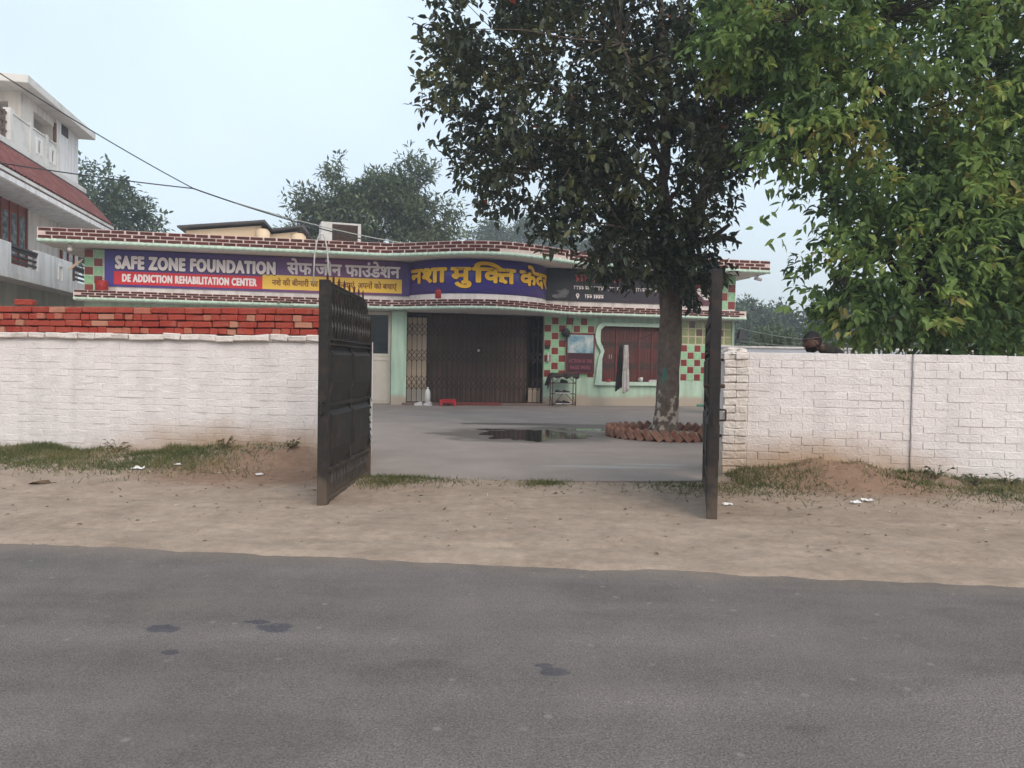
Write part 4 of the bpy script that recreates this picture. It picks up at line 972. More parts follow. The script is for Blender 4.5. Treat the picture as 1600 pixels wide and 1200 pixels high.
# poster board: sky picture above maroon print
t = empty('poster_board', bpt(2.24, .05, 1.06), A, 'framed board with a sky picture over the words ACTION IS THE MAGIC WORD', 'poster')
bbox_build('backing', 'print_maroon', t, [(-.45, .45, -.035, -.001, 0, 1.30)])
for b in ((-.475, .475, -.05, -.0012, 1.27, 1.31), (-.475, .475, -.05, -.0012, -.01, .02), (-.475, -.445, -.05, -.0012, .021, 1.269), (.445, .475, -.05, -.0012, .021, 1.269)): bbox_build('frame', 'poster_frame' if 'poster_frame' in MATS else 'maroon_frame', t, [b], .004)
def skypic(m, n, l, p, pos, base): p.inputs['Roughness'].default_value = .35
mat('poster_sky', (.10, .25, .34), (.52, .56, .54), 2.4, .35, coords='obj', extra=skypic, contrast=(.42, .62), detail=5)
mat('poster_dark', (.075, .022, .032), (.05, .018, .026), 3, .4)
bbox_build('sky_picture', 'poster_sky', t, [(-.43, .43, -.042, -.0355, .66, 1.25)])
bbox_build('text_field', 'poster_dark', t, [(-.43, .43, -.042, -.0355, .03, .655)])
mat('print_pink', (.26, .07, .10), None, rough=.5)
lettering(t, [('ACTION IS THE', 0, 1)], -.40, .40, .34, .46, -.044, 'print_pink', .006, 6); lettering(t, [('MAGIC WORD', 0, 1)], -.34, .34, .13, .25, -.044, 'print_pink', .006, 6)
# hanging black lamp / horn with its cable
t = empty('wall_lamp', bpt(1.72, .16, 2.38), A, 'round dark lamp hanging on a cable beside the poster board', 'lamp')
m = MB(); m.lathe([(.03, .13), (.08, .11), (.13, .03), (.135, -.06), (.10, -.13), (.04, -.15)], 18); m.build('shade', 'cable', t, True)
m = MB(); m.tube([(.0, 0, .13), (.02, 0, .4), (.03, .02, .7)], .008, 6); m.build('cord', 'cable', t)
m = MB(); m.tube([(.03, .01, -.1), (.12, .02, -.16), (.2, .05, -.02), (.24, .06, .3), (.25, .06, .5)], .007, 6); m.build('cable_loop', 'cable', t)
t = empty('switch_box', bpt(1.14, .012, 1.84), A, 'small dark switch box on the tiles beside the grille', 'switch')
bbox_build('case', 'cable', t, [(-.08, .08, -.06, -.002, 0, .12)], .008); bbox_build('knob', 'rust_metal', t, [(-.02, .03, -.085, -.061, .035, .085)], .006)
t = empty('hanging_bag', bpt(1.16, .03, 1.40), A, 'small pale bag hanging under the switch box', 'bag')
m = MB(); m.lathe([(.01, .32), (.03, .22), (.05, .08), (.045, .02), (.01, 0)], 10, (0, -.05, 0)); m.build('pouch', 'cloth_white', t, True)
m = MB(); m.tube([(0, -.05, .31), (0, -.02, .42)], .005, 5); m.build('string', 'cable', t)
# clothes line with a white towel and a black cloth
def cloth(name, u, v, zt, zb, wt, wb, mt, label, sk=0.0, seed=0):
    m = MB(); vs = []; nx_, nz_ = 13, 24
    for j in range(nz_):
        f = j / (nz_ - 1)
        for i in range(nx_):
            g = i / (nx_ - 1) - .5; wdt = wt + (wb - wt) * f ** .7
            vs.append((g * wdt + sk * f, .035 * math.sin(g * 16 + seed) * (.3 + f) + .02 * fbm(g * 3, f * 4, seed), -(zt - zb) * f * (1 - .10 * g * (f > .9))))
    m.add(vs, [(j * nx_ + i, j * nx_ + i + 1, (j + 1) * nx_ + i + 1, (j + 1) * nx_ + i) for j in range(nz_ - 1) for i in range(nx_ - 1)])
    o = m.build(name, mt, None, True); o.location = bpt(u, v, zt); o.rotation_euler = (0, 0, A)
    s_ = o.modifiers.new('thick', 'SOLIDIFY'); s_.thickness = .012; return tag(o, label, 'cloth')
CLZ = 1.98
cloth('towel', 3.38, 1.2, CLZ, .50, .12, .27, 'cloth_white', 'white towel hanging from the line before the maroon window', .03, 1)
cloth('towel', 3.40, 1.235, CLZ - .005, 1.22, .11, .20, 'cloth_white', 'short white cloth folded over the front of the hanging towel', -.02, 5)
cloth('dark_cloth', 3.24, 1.16, CLZ, .58, .07, .20, 'cloth_black', 'black cloth hanging beside the white towel on the line', -.06, 3)
a_, b_ = bpt(1.2, .02, 2.05), Vector((2.80, 14.18, 1.98))
m = MB(); mid = bpt(3.36, 1.2, CLZ); m.tube([tuple(bpt(2.9, .02, 2.0)), tuple(mid), (2.85, 14.5, 2.02)], .006, 6)
tag(m.build('clothes_line', 'cable'), 'thin line stretched from the window to the tree trunk', 'line')
# window-sill things
for (u, h, r_, mt, lab) in ((4.36, .15, .055, 'white_plastic', 'pale mug on the maroon window sill'), (3.2, .06, .11, 'red_plastic', 'small red dish on the left end of the window sill'), (4.78, .07, .14, 'cloth_white', 'folded pale cloth on the window sill near the tree trunk')):
    t = empty('sill_cup' if 'mug' in lab else 'sill_dish' if 'dish' in lab else 'folded_cloth', bpt(u, .05, .803), A, lab, 'mug' if 'mug' in lab else 'dish' if 'dish' in lab else 'cloth')
    m = MB()
    if 'folded' in lab: m.box(-.16, .16, -.05, .05, 0, .045); m.box(-.13, .1, -.045, .04, .046, .075)
    else: m.lathe([(r_ * .8, 0), (r_, h), (r_ * .9, h), (r_ * .7, .01)], 16)
    m.build('body', mt, t, 'folded' not in lab)
    if 'mug' in lab: m = MB(); m.tube([(-.05, -.0, .12), (-.10, 0, .10), (-.10, 0, .06), (-.05, 0, .04)], .008, 6); m.build('handle', mt, t)
# teal floor wiper leaning on the wall
t = empty('floor_wiper', bpt(6.62, .10, .004), A, 'teal floor wiper leaning against the wall by the right gate leaf', 'wiper')
bbox_build('blade', 'teal', t, [(-.32, .32, -.10, -.04, .0, .07)], .012)
m = MB(); m.tube([(0, -.06, .07), (.06, .05, 1.3)], .013, 8); m.build('handle', 'teal', t, True)
# red cans on the ledge
for (u, v, s, lab) in ((-12.05, .28, 1.0, 'large red can standing on the ledge below the left end of the banner'), (-2.58, 1.62, .8, 'small red can on the ledge below the curved sign')):
    t = empty('red_can', bpt(u, v, 3.211), A, lab, 'can')
    m = MB(); wd_ = .17 * s if s == 1 else .09; h = .30 * s
    m.lathe([(wd_ * .92, 0), (wd_, .02), (wd_, h - .03), (wd_ * .8, h), (wd_ * .3, h + .01)], 14); m.build('body', 'red_can', t, True)
    m = MB(); m.tube([(-wd_ * .6, 0, h - .01), (-wd_ * .3, 0, h + .06), (wd_ * .3, 0, h + .06), (wd_ * .6, 0, h - .01)], .009, 6); m.build('handle', 'red_can', t)
# small plant on the lower cornice
t = empty('ledge_weed', bpt(-7.0, .47, 3.0), A, 'little weed growing from the lower cornice behind the brick wall', 'plant')
n = 40; P = np.array([[rnd.uniform(-.22, .22), -.03, rnd.uniform(-.05, .05)] for _ in range(n)]); D = unit(n) * .7 + np.array([0, -.3, .2])
leaf_cloud('leaves', P, D, unit(n) + np.array([0, 0, 1]), np.full(n, .10), np.full(n, .03), rng.random(n) * .6, 'leaf_mid', t)
m = MB(); m.tube([(-.2, 0, 0), (0, -.04, .03), (.2, 0, -.02)], .01, 5); m.build('stem', 'bark_far', t)
# security camera under the right overhang, lamp and bracket under the left
t = empty('security_camera', bpt(8.2, .55, ZS - .04), A, 'small white security camera under the right roof corner', 'camera')
m = MB(); m.lathe([(.05, 0), (.05, .035), (.02, .05)], 12, (0, 0, -.005)); m.build('mount', 'white_plastic', t, True)
m = MB(); m.tube([(0, 0, 0), (0, -.02, -.07)], .018, 8); m.build('neck', 'white_plastic', t)
m = MB(); m.tube([(-.10, .03, -.06), (.10, -.06, -.12)], .055, 12); m.build('body', 'white_plastic', t, True)
m = MB(); m.tube([(.10, -.06, -.12), (.115, -.067, -.124)], .04, 12); m.build('lens', 'cable', t, True)
t = empty('corner_lamp', bpt(-12.75, .68, ZS + .015), A, 'white lamp holder under the left roof corner', 'lamp')
m = MB(); m.lathe([(.06, 0), (.06, -.03), (.04, -.06)], 12); m.build('holder', 'white_plastic', t, True)
m = MB(); m.lathe([(.035, -.06), (.07, -.12), (.065, -.17), (.02, -.20)], 12); m.build('bulb', 'white_plastic', t, True)
t = empty('wall_horn', bpt(-12.66, .1, 3.98), A, 'slanted tan floodlight fixed beside the left tiled column', 'lamp')
m = MB(); m.bar((-.28, -.1, -.18), (.02, 0, .1), .14, .06); m.build('housing', 'cream_panel', t); m = MB(); m.bar((.0, 0, .1), (.05, .06, .1), .03); m.build('bracket', 'rack_metal', t)
# dark floodlight at the right end of the ventilator
t = empty('flood_lamp', bpt(7.72, .1, 2.42), A, 'black floodlight on the right corner of the building', 'lamp')
m = MB(); m.add([(.0, -.18, -.12), (.34, -.18, -.12), (.34, .05, -.12), (.0, .05, -.12), (.08, -.1, .2), (.2, -.1, .2), (.2, .0, .2), (.08, .0, .2)], [(0, 1, 2, 3), (4, 5, 6, 7), (0, 1, 5, 4), (1, 2, 6, 5), (2, 3, 7, 6), (3, 0, 4, 7)]); m.build('housing', 'cable', t)
m = MB(); m.bar((-.02, .05, .05), (.12, .0, .05), .03); m.build('bracket', 'rack_metal', t)

# ================================================================== ON AND BEHIND THE ROOF
t = empty('air_cooler', bpt(-5.42, -.9, 4.73), A + .12, 'boxy white desert cooler with a brown pad on the flat roof', 'cooler')
bbox_build('case', 'cooler_white', t, [(-.62, .62, .06, .85, 0, .98), (-.62, -.28, -.0, .059, 0, .98), (.52, .62, 0, .059, 0, .98), (-.279, .519, 0, .059, .92, .98), (-.279, .519, 0, .059, 0, .06)], .008)
pd = bbox_build('pad', 'cooler_pad', t, [(-.275, .515, .02, .058, .065, .915)])
for i in range(12): bbox_build('louvre', 'cooler_pad', pd, [(-.27, .51, .006, .0195, .09 + i * .068, .12 + i * .068)])
for sx in (-.55, .55):
    for sy in (.08, .78): bbox_build('leg', 'rack_metal', t, [(sx - .03, sx + .03, sy, sy + .05, -.03, 0)])
m = MB(); pts = []
for q in np.linspace(0, 1, 24): pts.append((-6.15 + .42 * q, -1.12, 3.55 + 1.46 * math.sin(PI * min(1, max(0, q))) ** .35))
o = m.tube(pts, .022, 8).build('bent_conduit', 'white_steel', None, True); o.location = B0; o.rotation_euler = (0, 0, A)
tag(o, 'bent white conduit looping over the roof edge behind the left gate leaf', 'pipe')
t = empty('roof_shed', bpt(-9.3, -8, .06), A, 'cream plastered shed with a dark stepped tin roof beyond the banner', 'shed')
m = MB(); m.prism([(-2.2, -.2), (.62, -.2), (.62, 6.62), (-2.2, 6.28)], 0, 3.2); m.prism([(.70, -.2), (2.0, -.2), (2.0, 6.5), (.70, 6.3)], .3, 3.2); m.build('wall', 'shed_cream', t)
m = MB(); m.prism([(-2.45, 6.34), (.75, 6.72), (1.0, 6.47), (1.06, 6.50), (.80, 6.80), (-2.45, 6.41)], -.35, 3.4); m.build('tin_roof', 'tin', t)
m = MB(); m.prism([(1.0, 6.44), (2.2, 6.65), (2.42, 6.39), (2.48, 6.42), (2.28, 6.73), (1.0, 6.51)], -.05, 3.4); m.build('tin_roof', 'tin', t)
m = MB(); m.lathe([(.28, 5), (.28, 6.35), (.2, 6.46)], 14, (.70, -.1, 0)); m.build('buttress', 'shed_cream', t, True)
m = MB(); m.lathe([(.30, 5), (.30, 6.28), (.2, 6.40)], 14, (2.05, .2, 0)); m.build('buttress', 'shed_cream', t, True)

# ================================================================== NEIGHBOURING HOUSE (same axes as the building)
hs = empty('neighbour_house', bpt(-16, 0, 0), A, 'tall pale house with balconies and a red tiled eave roof', 'house')
def hb(name, mt, *boxes, parent=None, bw=0):     # boxes: (u0,u1,v0,v1,z0,z1) relative to building frame, shifted to u=-16
    return bbox_build(name, mt, parent or hs, [(a + 16, b + 16, -c, -d, e, f) for a, b, c, d, e, f in boxes], bw)
hb('wall', 'house_cream', (-25, -16.2, -10.6, 5, 0, 8.15))
hb('ground_wall', 'house_cream', (-16.199, -15.7, -10.4, 5, 0, 3.62))
bal = hb('balcony', 'house_white', (-16.19, -14.9, -10.6, 5, 3.62, 3.80))
def parapet(v0, v1, z1=4.66): return hb('parapet', 'house_white', (-15.1, -14.92, v0, v1, 3.801, z1), parent=bal, bw=.01)
parapet(-1.1, 5, 4.66); parapet(-6.1, -3.05, 4.70); parapet(-10.6, -9.0, 4.70)
hb('parapet', 'house_white', (-15.1, -14.92, -3.05, -1.1, 3.801, 4.05), parent=bal); hb('parapet', 'house_white', (-15.1, -14.92, -9.0, -6.1, 3.801, 4.05), parent=bal)
for v0, v1 in ((-3.05, -1.1), (-9.0, -6.1)):
    for z in (4.14, 4.30, 4.47): hb('rail', 'rail_dark', (-15.06, -14.96, v0, v1, z, z + .06), parent=bal)
    hb('hand_rail', 'rail_dark', (-15.1, -14.92, v0, v1, 4.55, 4.62), parent=bal)
hb('slot_trim', 'house_white', (-14.919, -14.88, -5.1, -5.05, 3.95, 4.45), (-14.919, -14.88, -4.75, -4.70, 3.95, 4.45), (-14.919, -14.88, -5.05, -4.75, 4.40, 4.45), parent=bal)
# first-floor windows: wooden frames with panes
for v0, v1, z0, z1, np_ in ((-5.35, -1.4, 3.82, 6.42, 6), (-9.9, -8.6, 3.82, 5.9, 2)):
    wf = hb('window', 'wood_red', (-16.199, -16.14, v0, v1, z0, z1))
    pw = (v1 - v0) / np_
    for i in range(np_): hb('pane', 'window_glass', (-16.139, -16.13, v0 + i * pw + .14, v0 + (i + 1) * pw - .14, z0 + .9, z1 - .35), parent=wf)
    for i in range(np_ + 1): hb('stile', 'wood_red', (-16.139, -16.10, v0 + i * pw - .05, v0 + i * pw + .05, z0, z1), parent=wf)
# eave slab, gutter and tiles
hb('eave_slab', 'house_white', (-16.199, -14.95, -10.75, 5, 6.42, 6.62))
hb('gutter', 'house_stain', (-14.949, -14.88, -10.75, 5, 6.66, 6.76)); hb('gutter_lip', 'house_white', (-14.949, -14.90, -10.75, 5, 6.44, 6.60))
m = MB(); m.prism([(1.05, 6.62), (1.10, 6.78), (-.12, 8.12), (-.2, 8.12), (-.2, 6.62)], -5, 10.75); rf = m.build('roof', 'roof_tile', hs)
tp = MB(); nseg = 6; prof = [(.0, .0), (.06, .035), (.12, .045), (.18, .035), (.24, .0)]
vs = []
for a in (0, 1):
    for yy, h in prof: vs.append((yy - .12, a * .235, h + .02 * a * 0 + (.018 if a else 0)))
tp.add(vs, [(i, i + 1, i + 6, i + 5) for i in range(4)]); tpm = tp.mesh('roof_tile', 'roof_tile_b')
sl_ = math.atan2(8.12 - 6.78, 1.22); ln_ = math.hypot(1.34, 1.22)
rowsN = 8; cnt = 0; rest = MB()
for jr in range(rowsN):
    for iv in range(62):
        yv = -4.8 + iv * .25
        f = (jr + .02) / rowsN * ln_
        org = Vector((1.12 - f * math.cos(sl_), yv, 6.79 + f * math.sin(sl_)))
        if yv > .3 and cnt < 300:
            o = bpy.data.objects.new('roof_tile', tpm); COL.objects.link(o); o.parent = rf; cnt += 1
            o.matrix_local = Matrix.Translation(org) @ Matrix(((0, -math.cos(sl_), math.sin(sl_), 0), (1, 0, 0, 0), (0, math.sin(sl_), math.cos(sl_), 0), (0, 0, 0, 1)))
        else:
            R3 = Matrix(((0, -math.cos(sl_), math.sin(sl_)), (1, 0, 0), (0, math.sin(sl_), math.cos(sl_))))
            rest.add([org + R3 @ Vector(q) for q in vs], [(i, i + 1, i + 6, i + 5) for i in range(4)])
o = rest.build('roof_tiles', 'roof_tile', rf); o['kind'] = 'stuff'
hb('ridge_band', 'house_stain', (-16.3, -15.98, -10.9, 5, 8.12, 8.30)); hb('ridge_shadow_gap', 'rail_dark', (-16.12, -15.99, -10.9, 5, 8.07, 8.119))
# upper storey: parapet, column, end room, flat slab
hb('upper_parapet', 'house_stain', (-16.25, -16.1, -8.2, -3.9, 8.30, 9.28), (-16.27, -16.07, -8.2, -3.9, 9.281, 9.35), bw=.01)
for v in (-4.0, -5.6, -7.0, -8.1): hb('baluster_post', 'house_stain', (-16.28, -16.06, v - .12, v + .12, 8.301, 9.42), bw=.01)
for v in (-6.3, -7.55): hb('slot', 'house_white', (-16.099, -16.06, v - .28, v - .12, 8.5, 9.1), (-16.099, -16.06, v + .12, v + .28, 8.5, 9.1), (-16.099, -16.06, v - .12, v + .12, 9.0, 9.1)); hb('slot_hole', 'rail_dark', (-16.099, -16.094, v - .05, v + .05, 8.6, 8.95))
for v in (-3.7, -2.6, -1.5, 0, 2): hb('rail_post', 'rail_brown', (-16.22, -16.14, v - .05, v + .05, 8.3, 9.3))
for z in (8.6, 8.9, 9.2): hb('terrace_rail', 'rail_brown', (-16.21, -16.15, -3.9, 4, z, z + .07))
hb('column', 'house_cream', (-16.65, -16.25, -6.25, -5.2, 8.3, 10.36))
hb('end_room', 'house_white', (-20, -16.2, -10.6, -8.25, 8.3, 10.36)); hb('room_reveal', 'house_cream', (-16.7, -16.3, -8.249, -8.1, 8.3, 10.36)); hb('quoin', 'old_brick', (-16.29, -16.19, -8.249, -8.16, 9.0, 10.2))
hb('air_hole', 'rail_dark', (-16.21, -16.19, -9.45, -8.75, 9.95, 10.35))
hb('inner_wall', 'house_cream', (-20, -19.8, -8.25, 4, 8.3, 10.36))
hb('roof_slab', 'house_stain', (-21, -15.65, -10.95, -4.2, 10.361, 10.64), bw=.02); hb('beam', 'house_cream', (-20, -16.25, -5.5, -5.21, 10.0, 10.36)); hb('beam', 'house_cream', (-16.6, -16.26, -8.25, -6.26, 10.05, 10.36))

# ================================================================== FAR WALL, CABLES
bw_ = empty('far_wall', (8, 21.5, 0), .03, 'low pale blue-white wall running behind the right boundary wall', 'wall')
bbox_build('panel', 'blue_wall', bw_, [(-2.2, 26, 0, .2, 0, 1.87)]); bbox_build('coping', 'wall_white', bw_, [(-2.22, 26.02, -.03, .23, 1.871, 1.93)], .01)
for i in range(7): bbox_build('pillar', 'blue_wall', bw_, [(-2 + i * 4.4, -1.75 + i * 4.4, -.05, -.001, 0, 1.868)])
def sag(a, b, s, n=24):
    a, b = Vector(a), Vector(b); return [a.lerp(b, i / n) - Vector((0, 0, s * 4 * (i / n) * (1 - i / n))) for i in range(n + 1)]
def wire(name, pts, r_, mt, label): tag(MB().tube(pts, r_, 6).build(name, mt), label, 'cable', 'overhead cables')
J1 = Vector((-8.75, 21.05, 5.95))
wire('overhead_cable', sag((-12.6, 16.5, 8.35), J1, .12), .015, 'cable', 'steep dark cable from the house slab corner down to the roof')
wire('overhead_cable', sag((-14.2, 18.0, 6.12), J1, .06), .015, 'cable', 'near-level dark cable passing the red tiled roof')
wire('overhead_cable', sag(J1, (-4.3, 24.9, 5.15), .10), .019, 'cable', 'thick twisted cable dropping behind the white roof cooler')
wire('overhead_cable', sag(J1 + Vector((.9, .7, -.22)), (-2.4, 25.2, 5.05), .14), .014, 'pale_cable', 'thin pale cable sagging beside the thick twisted one')
wire('drop_cable', [bpt(1.66, 1.0, 4.9), bpt(1.67, .95, 4.4), bpt(1.68, .56, 3.2), bpt(1.68, .52, 2.9), bpt(1.72, .16, 2.55)], .008, 'cable', 'thin vertical cable running down past the location pin')
wire('yard_wire', sag(bpt(7.75, 0, 2.7), (6.9, 14, 1.75), .1), .009, 'pale_cable', 'thin wire sloping from the building corner behind the right wall')
wire('yard_wire', sag(bpt(7.75, 0, 2.25), (9.5, 20, 1.9), .08), .009, 'pale_cable', 'lower thin wire from the building corner towards the far wall')

# ================================================================== TREES
def limb(m, a, b, r0, r1, bend=.15, n=6, k=8, seed=0):
    a, b = Vector(a), Vector(b); L_ = (b - a).length
    pts = []
    for i in range(n + 1):
        f = i / n; q = a.lerp(b, f); q += Vector((fbm(f * 2, seed, 1), fbm(f * 2, seed, 5), fbm(f * 2, seed, 9))) * bend * L_ * math.sin(PI * f) * .7; pts.append(q)
    m.tube(pts, [r0 + (r1 - r0) * (i / n) for i in range(n + 1)], k); return pts
def trunk_mesh(path, rads, n=20, rough=.07):
    """lumpy bark trunk"""
    m = MB(); P = [Vector(p) for p in path]; pts, rr = [], []
    for i in range(len(P) - 1):
        for q in range(6): f = q / 6; pts.append(P[i].lerp(P[i + 1], f)); rr.append(rads[i] + (rads[i + 1] - rads[i]) * f)
    pts.append(P[-1]); rr.append(rads[-1]); vs = []
    for p, r_ in zip(pts, rr):
        for j in range(n):
            a = 2 * PI * j / n; k = 1 + rough * fbm(math.cos(a) * 1.6, math.sin(a) * 1.6, p.z * 1.5) * 1.6 + rough * .5 * fbm(math.cos(a) * 5, math.sin(a) * 5, p.z * 5)
            vs.append((p.x + r_ * k * math.cos(a), p.y + r_ * k * math.sin(a), p.z))
    m.add(vs, [(i * n + j, i * n + (j + 1) % n, (i + 1) * n + (j + 1) % n, (i + 1) * n + j) for i in range(len(pts) - 1) for j in range(n)]); return m

# --- the dark tree in the courtyard
bt = empty('courtyard_tree', (2.9, 14.35, 0), 0, 'large dark-leaved tree in the courtyard, its trunk ringed with tilted bricks', 'tree')
O = Vector((2.9, 14.35, 0))
def off(ells): return [(e[0] - O.x, e[1] - O.y, *e[2:]) for e in ells]
m = trunk_mesh([(.03, 0, -.1), (0, 0, .12), (.0, 0, .5), (.02, 0, 1.4), (.04, 0, 2.1), (.02, 0, 2.7), (-.02, 0, 3.6)], [.32, .25, .218, .205, .208, .215, .14], 24, .09)
m.build('trunk', 'bark', bt, True)
m = MB(); tips = []
big = [((0, 0, 2.5), (-.15, -.1, 5.4), .15, .09), ((.05, 0, 2.4), (.75, .1, 5.0), .14, .08), ((-.15, -.1, 5.4), (-.3, 0, 8.6), .09, .04), ((.75, .1, 5), (1.1, .2, 7.8), .08, .03),
       ((-.05, 0, 3.2), (-1.8, -.6, 5.0), .09, .04), ((-.1, 0, 4.4), (-2.3, .3, 6.6), .08, .03), ((-.1, 0, 4.9), (-1.2, -1.6, 6.6), .07, .03), ((.0, 0, 2.7), (-1.0, -1.0, 3.7), .06, .02),
       ((.1, 0, 3.4), (.5, -1.8, 5.2), .07, .03), ((-.15, 0, 5.4), (-1.7, .5, 8.2), .06, .02), ((.5, .1, 4.2), (1.3, .8, 5.6), .05, .02), ((-1.0, -.3, 4.1), (-2.6, -.2, 4.9), .04, .015), ((0, 0, 3.6), (-.6, 1.8, 5.6), .06, .02)]
for i, (a, b, r0, r1) in enumerate(big): tips += limb(m, a, b, r0, r1, .12, 7, 9, i)
m.build('limbs', 'bark', bt, True)
m = MB(); s_ = limb(m, (.35, -.05, 3.62), (1.0, -.15, 3.72), .085, .06, .1, 6, 9, 31); limb(m, (.72, -.1, 3.68), (1.06, -.12, 3.95), .055, .035, .05, 4, 8, 33); limb(m, (.95, -.14, 3.71), (1.28, -.15, 3.60), .05, .02, .05, 4, 8, 35)
m.build('dead_stub', 'bark', bt, True)
BE = off([(.35, 14.2, 6.2, 2.2, 2.5, 2.0), (2.5, 13.5, 5.2, 2.0, 2.3, 1.6), (2.4, 14.4, 8.4, 3.5, 3.2, 2.1), (.25, 14.3, 4.75, 1.65, 1.7, .95), (3.7, 14.6, 6.2, 1.3, 2.2, 1.9),
          (2.0, 13.5, 3.6, 1.15, 1.1, .95), (3.15, 13.9, 3.35, .8, .9, .95), (1.7, 13.3, 3.3, .9, .8, .65), (4.2, 14.4, 7.4, 1.0, 1.4, 1.2), (1.15, 13.4, 3.55, .9, .8, .6), (2.6, 13.2, 2.95, .8, .6, .5), (2.3, 13.2, 3.9, 1.2, .9, .7), (-.7, 14.3, 7.2, 1.2, 1.5, 1.3), (1.2, 13.3, 4.2, 1.2, 1.2, .8)])
def orange(P, t):
    k = rng.random(len(t)) < .0011; t = np.clip(t, 0, .985); t[k] = 1.0; return t
cr, tw = crown('crown', BE, 7300, 8, .154, 'leaf_dark', bt, droop=.25, shell=.30, gap=.37, gs=1.05, seed=3.0, aspect=.52, tint_fn=orange, ts=1.1, ta=.75)
m = MB()
tv = [Vector(q) for q in tips]
for q in tw[::16]:
    q = Vector(q); b = min(tv, key=lambda p: (p - q).length_squared)
    if (q - b).length < 2.6: limb(m, b, q, .016, .005, .15, 3, 5, q.x)
m.build('twigs', 'bark', bt)['kind'] = 'stuff'
# --- ring of tilted bricks around it
rg = empty('tree_ring', (2.86, 14.35, 0), 0, 'ring of tilted red bricks around the foot of the courtyard tree', 'edging')
KB = brick_variants(.23, .075, .115, 'old_brick', 6, .006, .008, 31)
nR = 40
for i in range(nR):
    a = 2 * PI * i / nR; o = bpy.data.objects.new('brick', rnd.choice(KB)); COL.objects.link(o); o.parent = rg
    o.location = (1.05 * math.cos(a), 1.05 * math.sin(a), .10 + rnd.uniform(-.012, .012)); o.rotation_euler = Euler((rnd.uniform(-.08, .08), .9 + rnd.uniform(-.1, .1), a + PI / 2), 'XYZ')
m = MB(); K = 40; m.add([(1.0 * math.cos(2 * PI * i / K), 1.0 * math.sin(2 * PI * i / K), .045 + .015 * fbm(i * .7, 2)) for i in range(K)] + [(0, 0, .09)], [(i, (i + 1) % K, K) for i in range(K)]); m.build('soil', 'dirt', rg, True)

# --- light green tree leaning over the right wall
rt = empty('wall_tree', (6.7, 12.2, 0), 0, 'light green broad-leaved tree hanging over the right boundary wall', 'tree'); O = Vector((6.7, 12.2, 0))
m = trunk_mesh([(0, 0, -.1), (0, 0, 1), (-.1, -.1, 2.2), (-.2, -.1, 3.4)], [.22, .17, .15, .12], 16); m.build('trunk', 'bark_far', rt, True)
m = MB(); tips = []
for i, (a, b, r0, r1) in enumerate([((-.1, 0, 2.0), (-2.4, -1, 4.4), .09, .03), ((-.2, -.1, 3.2), (-1.2, -.6, 6.6), .1, .03), ((-.2, 0, 3.2), (1, 0, 5.6), .09, .03), ((-.1, 0, 2.2), (-.9, -1.1, 2.9), .07, .02), ((-.8, -.4, 5), (-2.6, -.9, 6.4), .05, .02), ((0, 0, 1.4), (.9, -.9, 2.6), .06, .02), ((-1, -.5, 3.1), (-2.2, -1.4, 2.6), .05, .015)]): tips += limb(m, a, b, r0, r1, .15, 7, 8, i + 50)
m.build('limbs', 'bark_far', rt, True)
RE = off([(6.0, 11.8, 5.7, 2.5, 2.0, 2.2), (6.3, 11.3, 2.75, 2.3, 1.4, 1.4), (8.2, 10.6, 3.2, 1.6, 1.2, 1.6), (5.4, 10.6, 2.6, 1.3, .8, 1.0), (4.9, 11.3, 5.4, 1.5, 1.3, 1.0), (4.0, 11.4, 6.4, 1.5, 1.4, 1.4), (3.2, 11.3, 6.0, .8, .8, .7), (4.05, 11.0, 4.55, 1.0, .8, .55), (7.6, 11.6, 4.2, 2.0, 1.8, 2.0), (5.1, 11.0, 3.75, 1.0, .9, .6),
          (6.3, 11.0, 4.1, 1.3, .9, .8), (5.2, 10.9, 2.1, 1.0, .8, .6), (8.6, 11.4, 6.6, 2, 2, 2), (6.6, 11.6, 8.0, 2.6, 2.0, 1.5), (7.6, 10.9, 2.2, 1.2, .9, .8), (6.2, 10.5, 1.9, 1.2, .7, .6), (7.0, 10.4, 2.9, 1.3, .7, .8), (6.0, 10.4, 3.3, 1.0, .6, .7)])
cr, tw = crown('crown', RE, 8200, 8, .148, 'leaf_light', rt, droop=.55, shell=.42, gap=.20, gs=1.15, seed=11.0, aspect=.50, spread=1.0, ts=1.5, ta=1.0)
m = MB(); tv = [Vector(q) for q in tips]
for q in tw[::14]:
    q = Vector(q); b = min(tv, key=lambda p: (p - q).length_squared)
    if (q - b).length < 2.4: limb(m, b, q, .013, .004, .15, 3, 5, q.x)
m.build('twigs', 'bark_far', rt)['kind'] = 'stuff'
# loose sprays drooping into the gap of sky between the two trees
P = []; T_ = []
for (a, b) in (((3.95, 10.9, 3.75), (3.35, 10.9, 3.35)), ((4.1, 11, 4.2), (3.5, 10.9, 3.8)), ((4.3, 10.9, 3.5), (3.6, 10.9, 3.05)), ((4.3, 10.9, 3.1), (3.9, 10.8, 2.6)), ((4.3, 10.9, 2.5), (3.75, 10.8, 2.15)), ((3.9, 11, 4.5), (3.0, 10.9, 4.15))):
    a, b = Vector(a), Vector(b)
    for q in np.linspace(0, 1, 11): P.append(a.lerp(b, q) + Vector((rnd.uniform(-.06, .06), rnd.uniform(-.06, .06), rnd.uniform(-.06, .06))) - O)
P = np.array([tuple(q) for q in P]); n = len(P); D = unit(n) * .8 + np.array([-.3, 0, -.8])
leaf_cloud('hanging_sprays', P, D, unit(n) + np.array([0, -1, .3]), rng.uniform(.12, .2, n), rng.uniform(.05, .08, n), rng.uniform(.1, .7, n), 'leaf_light', rt)

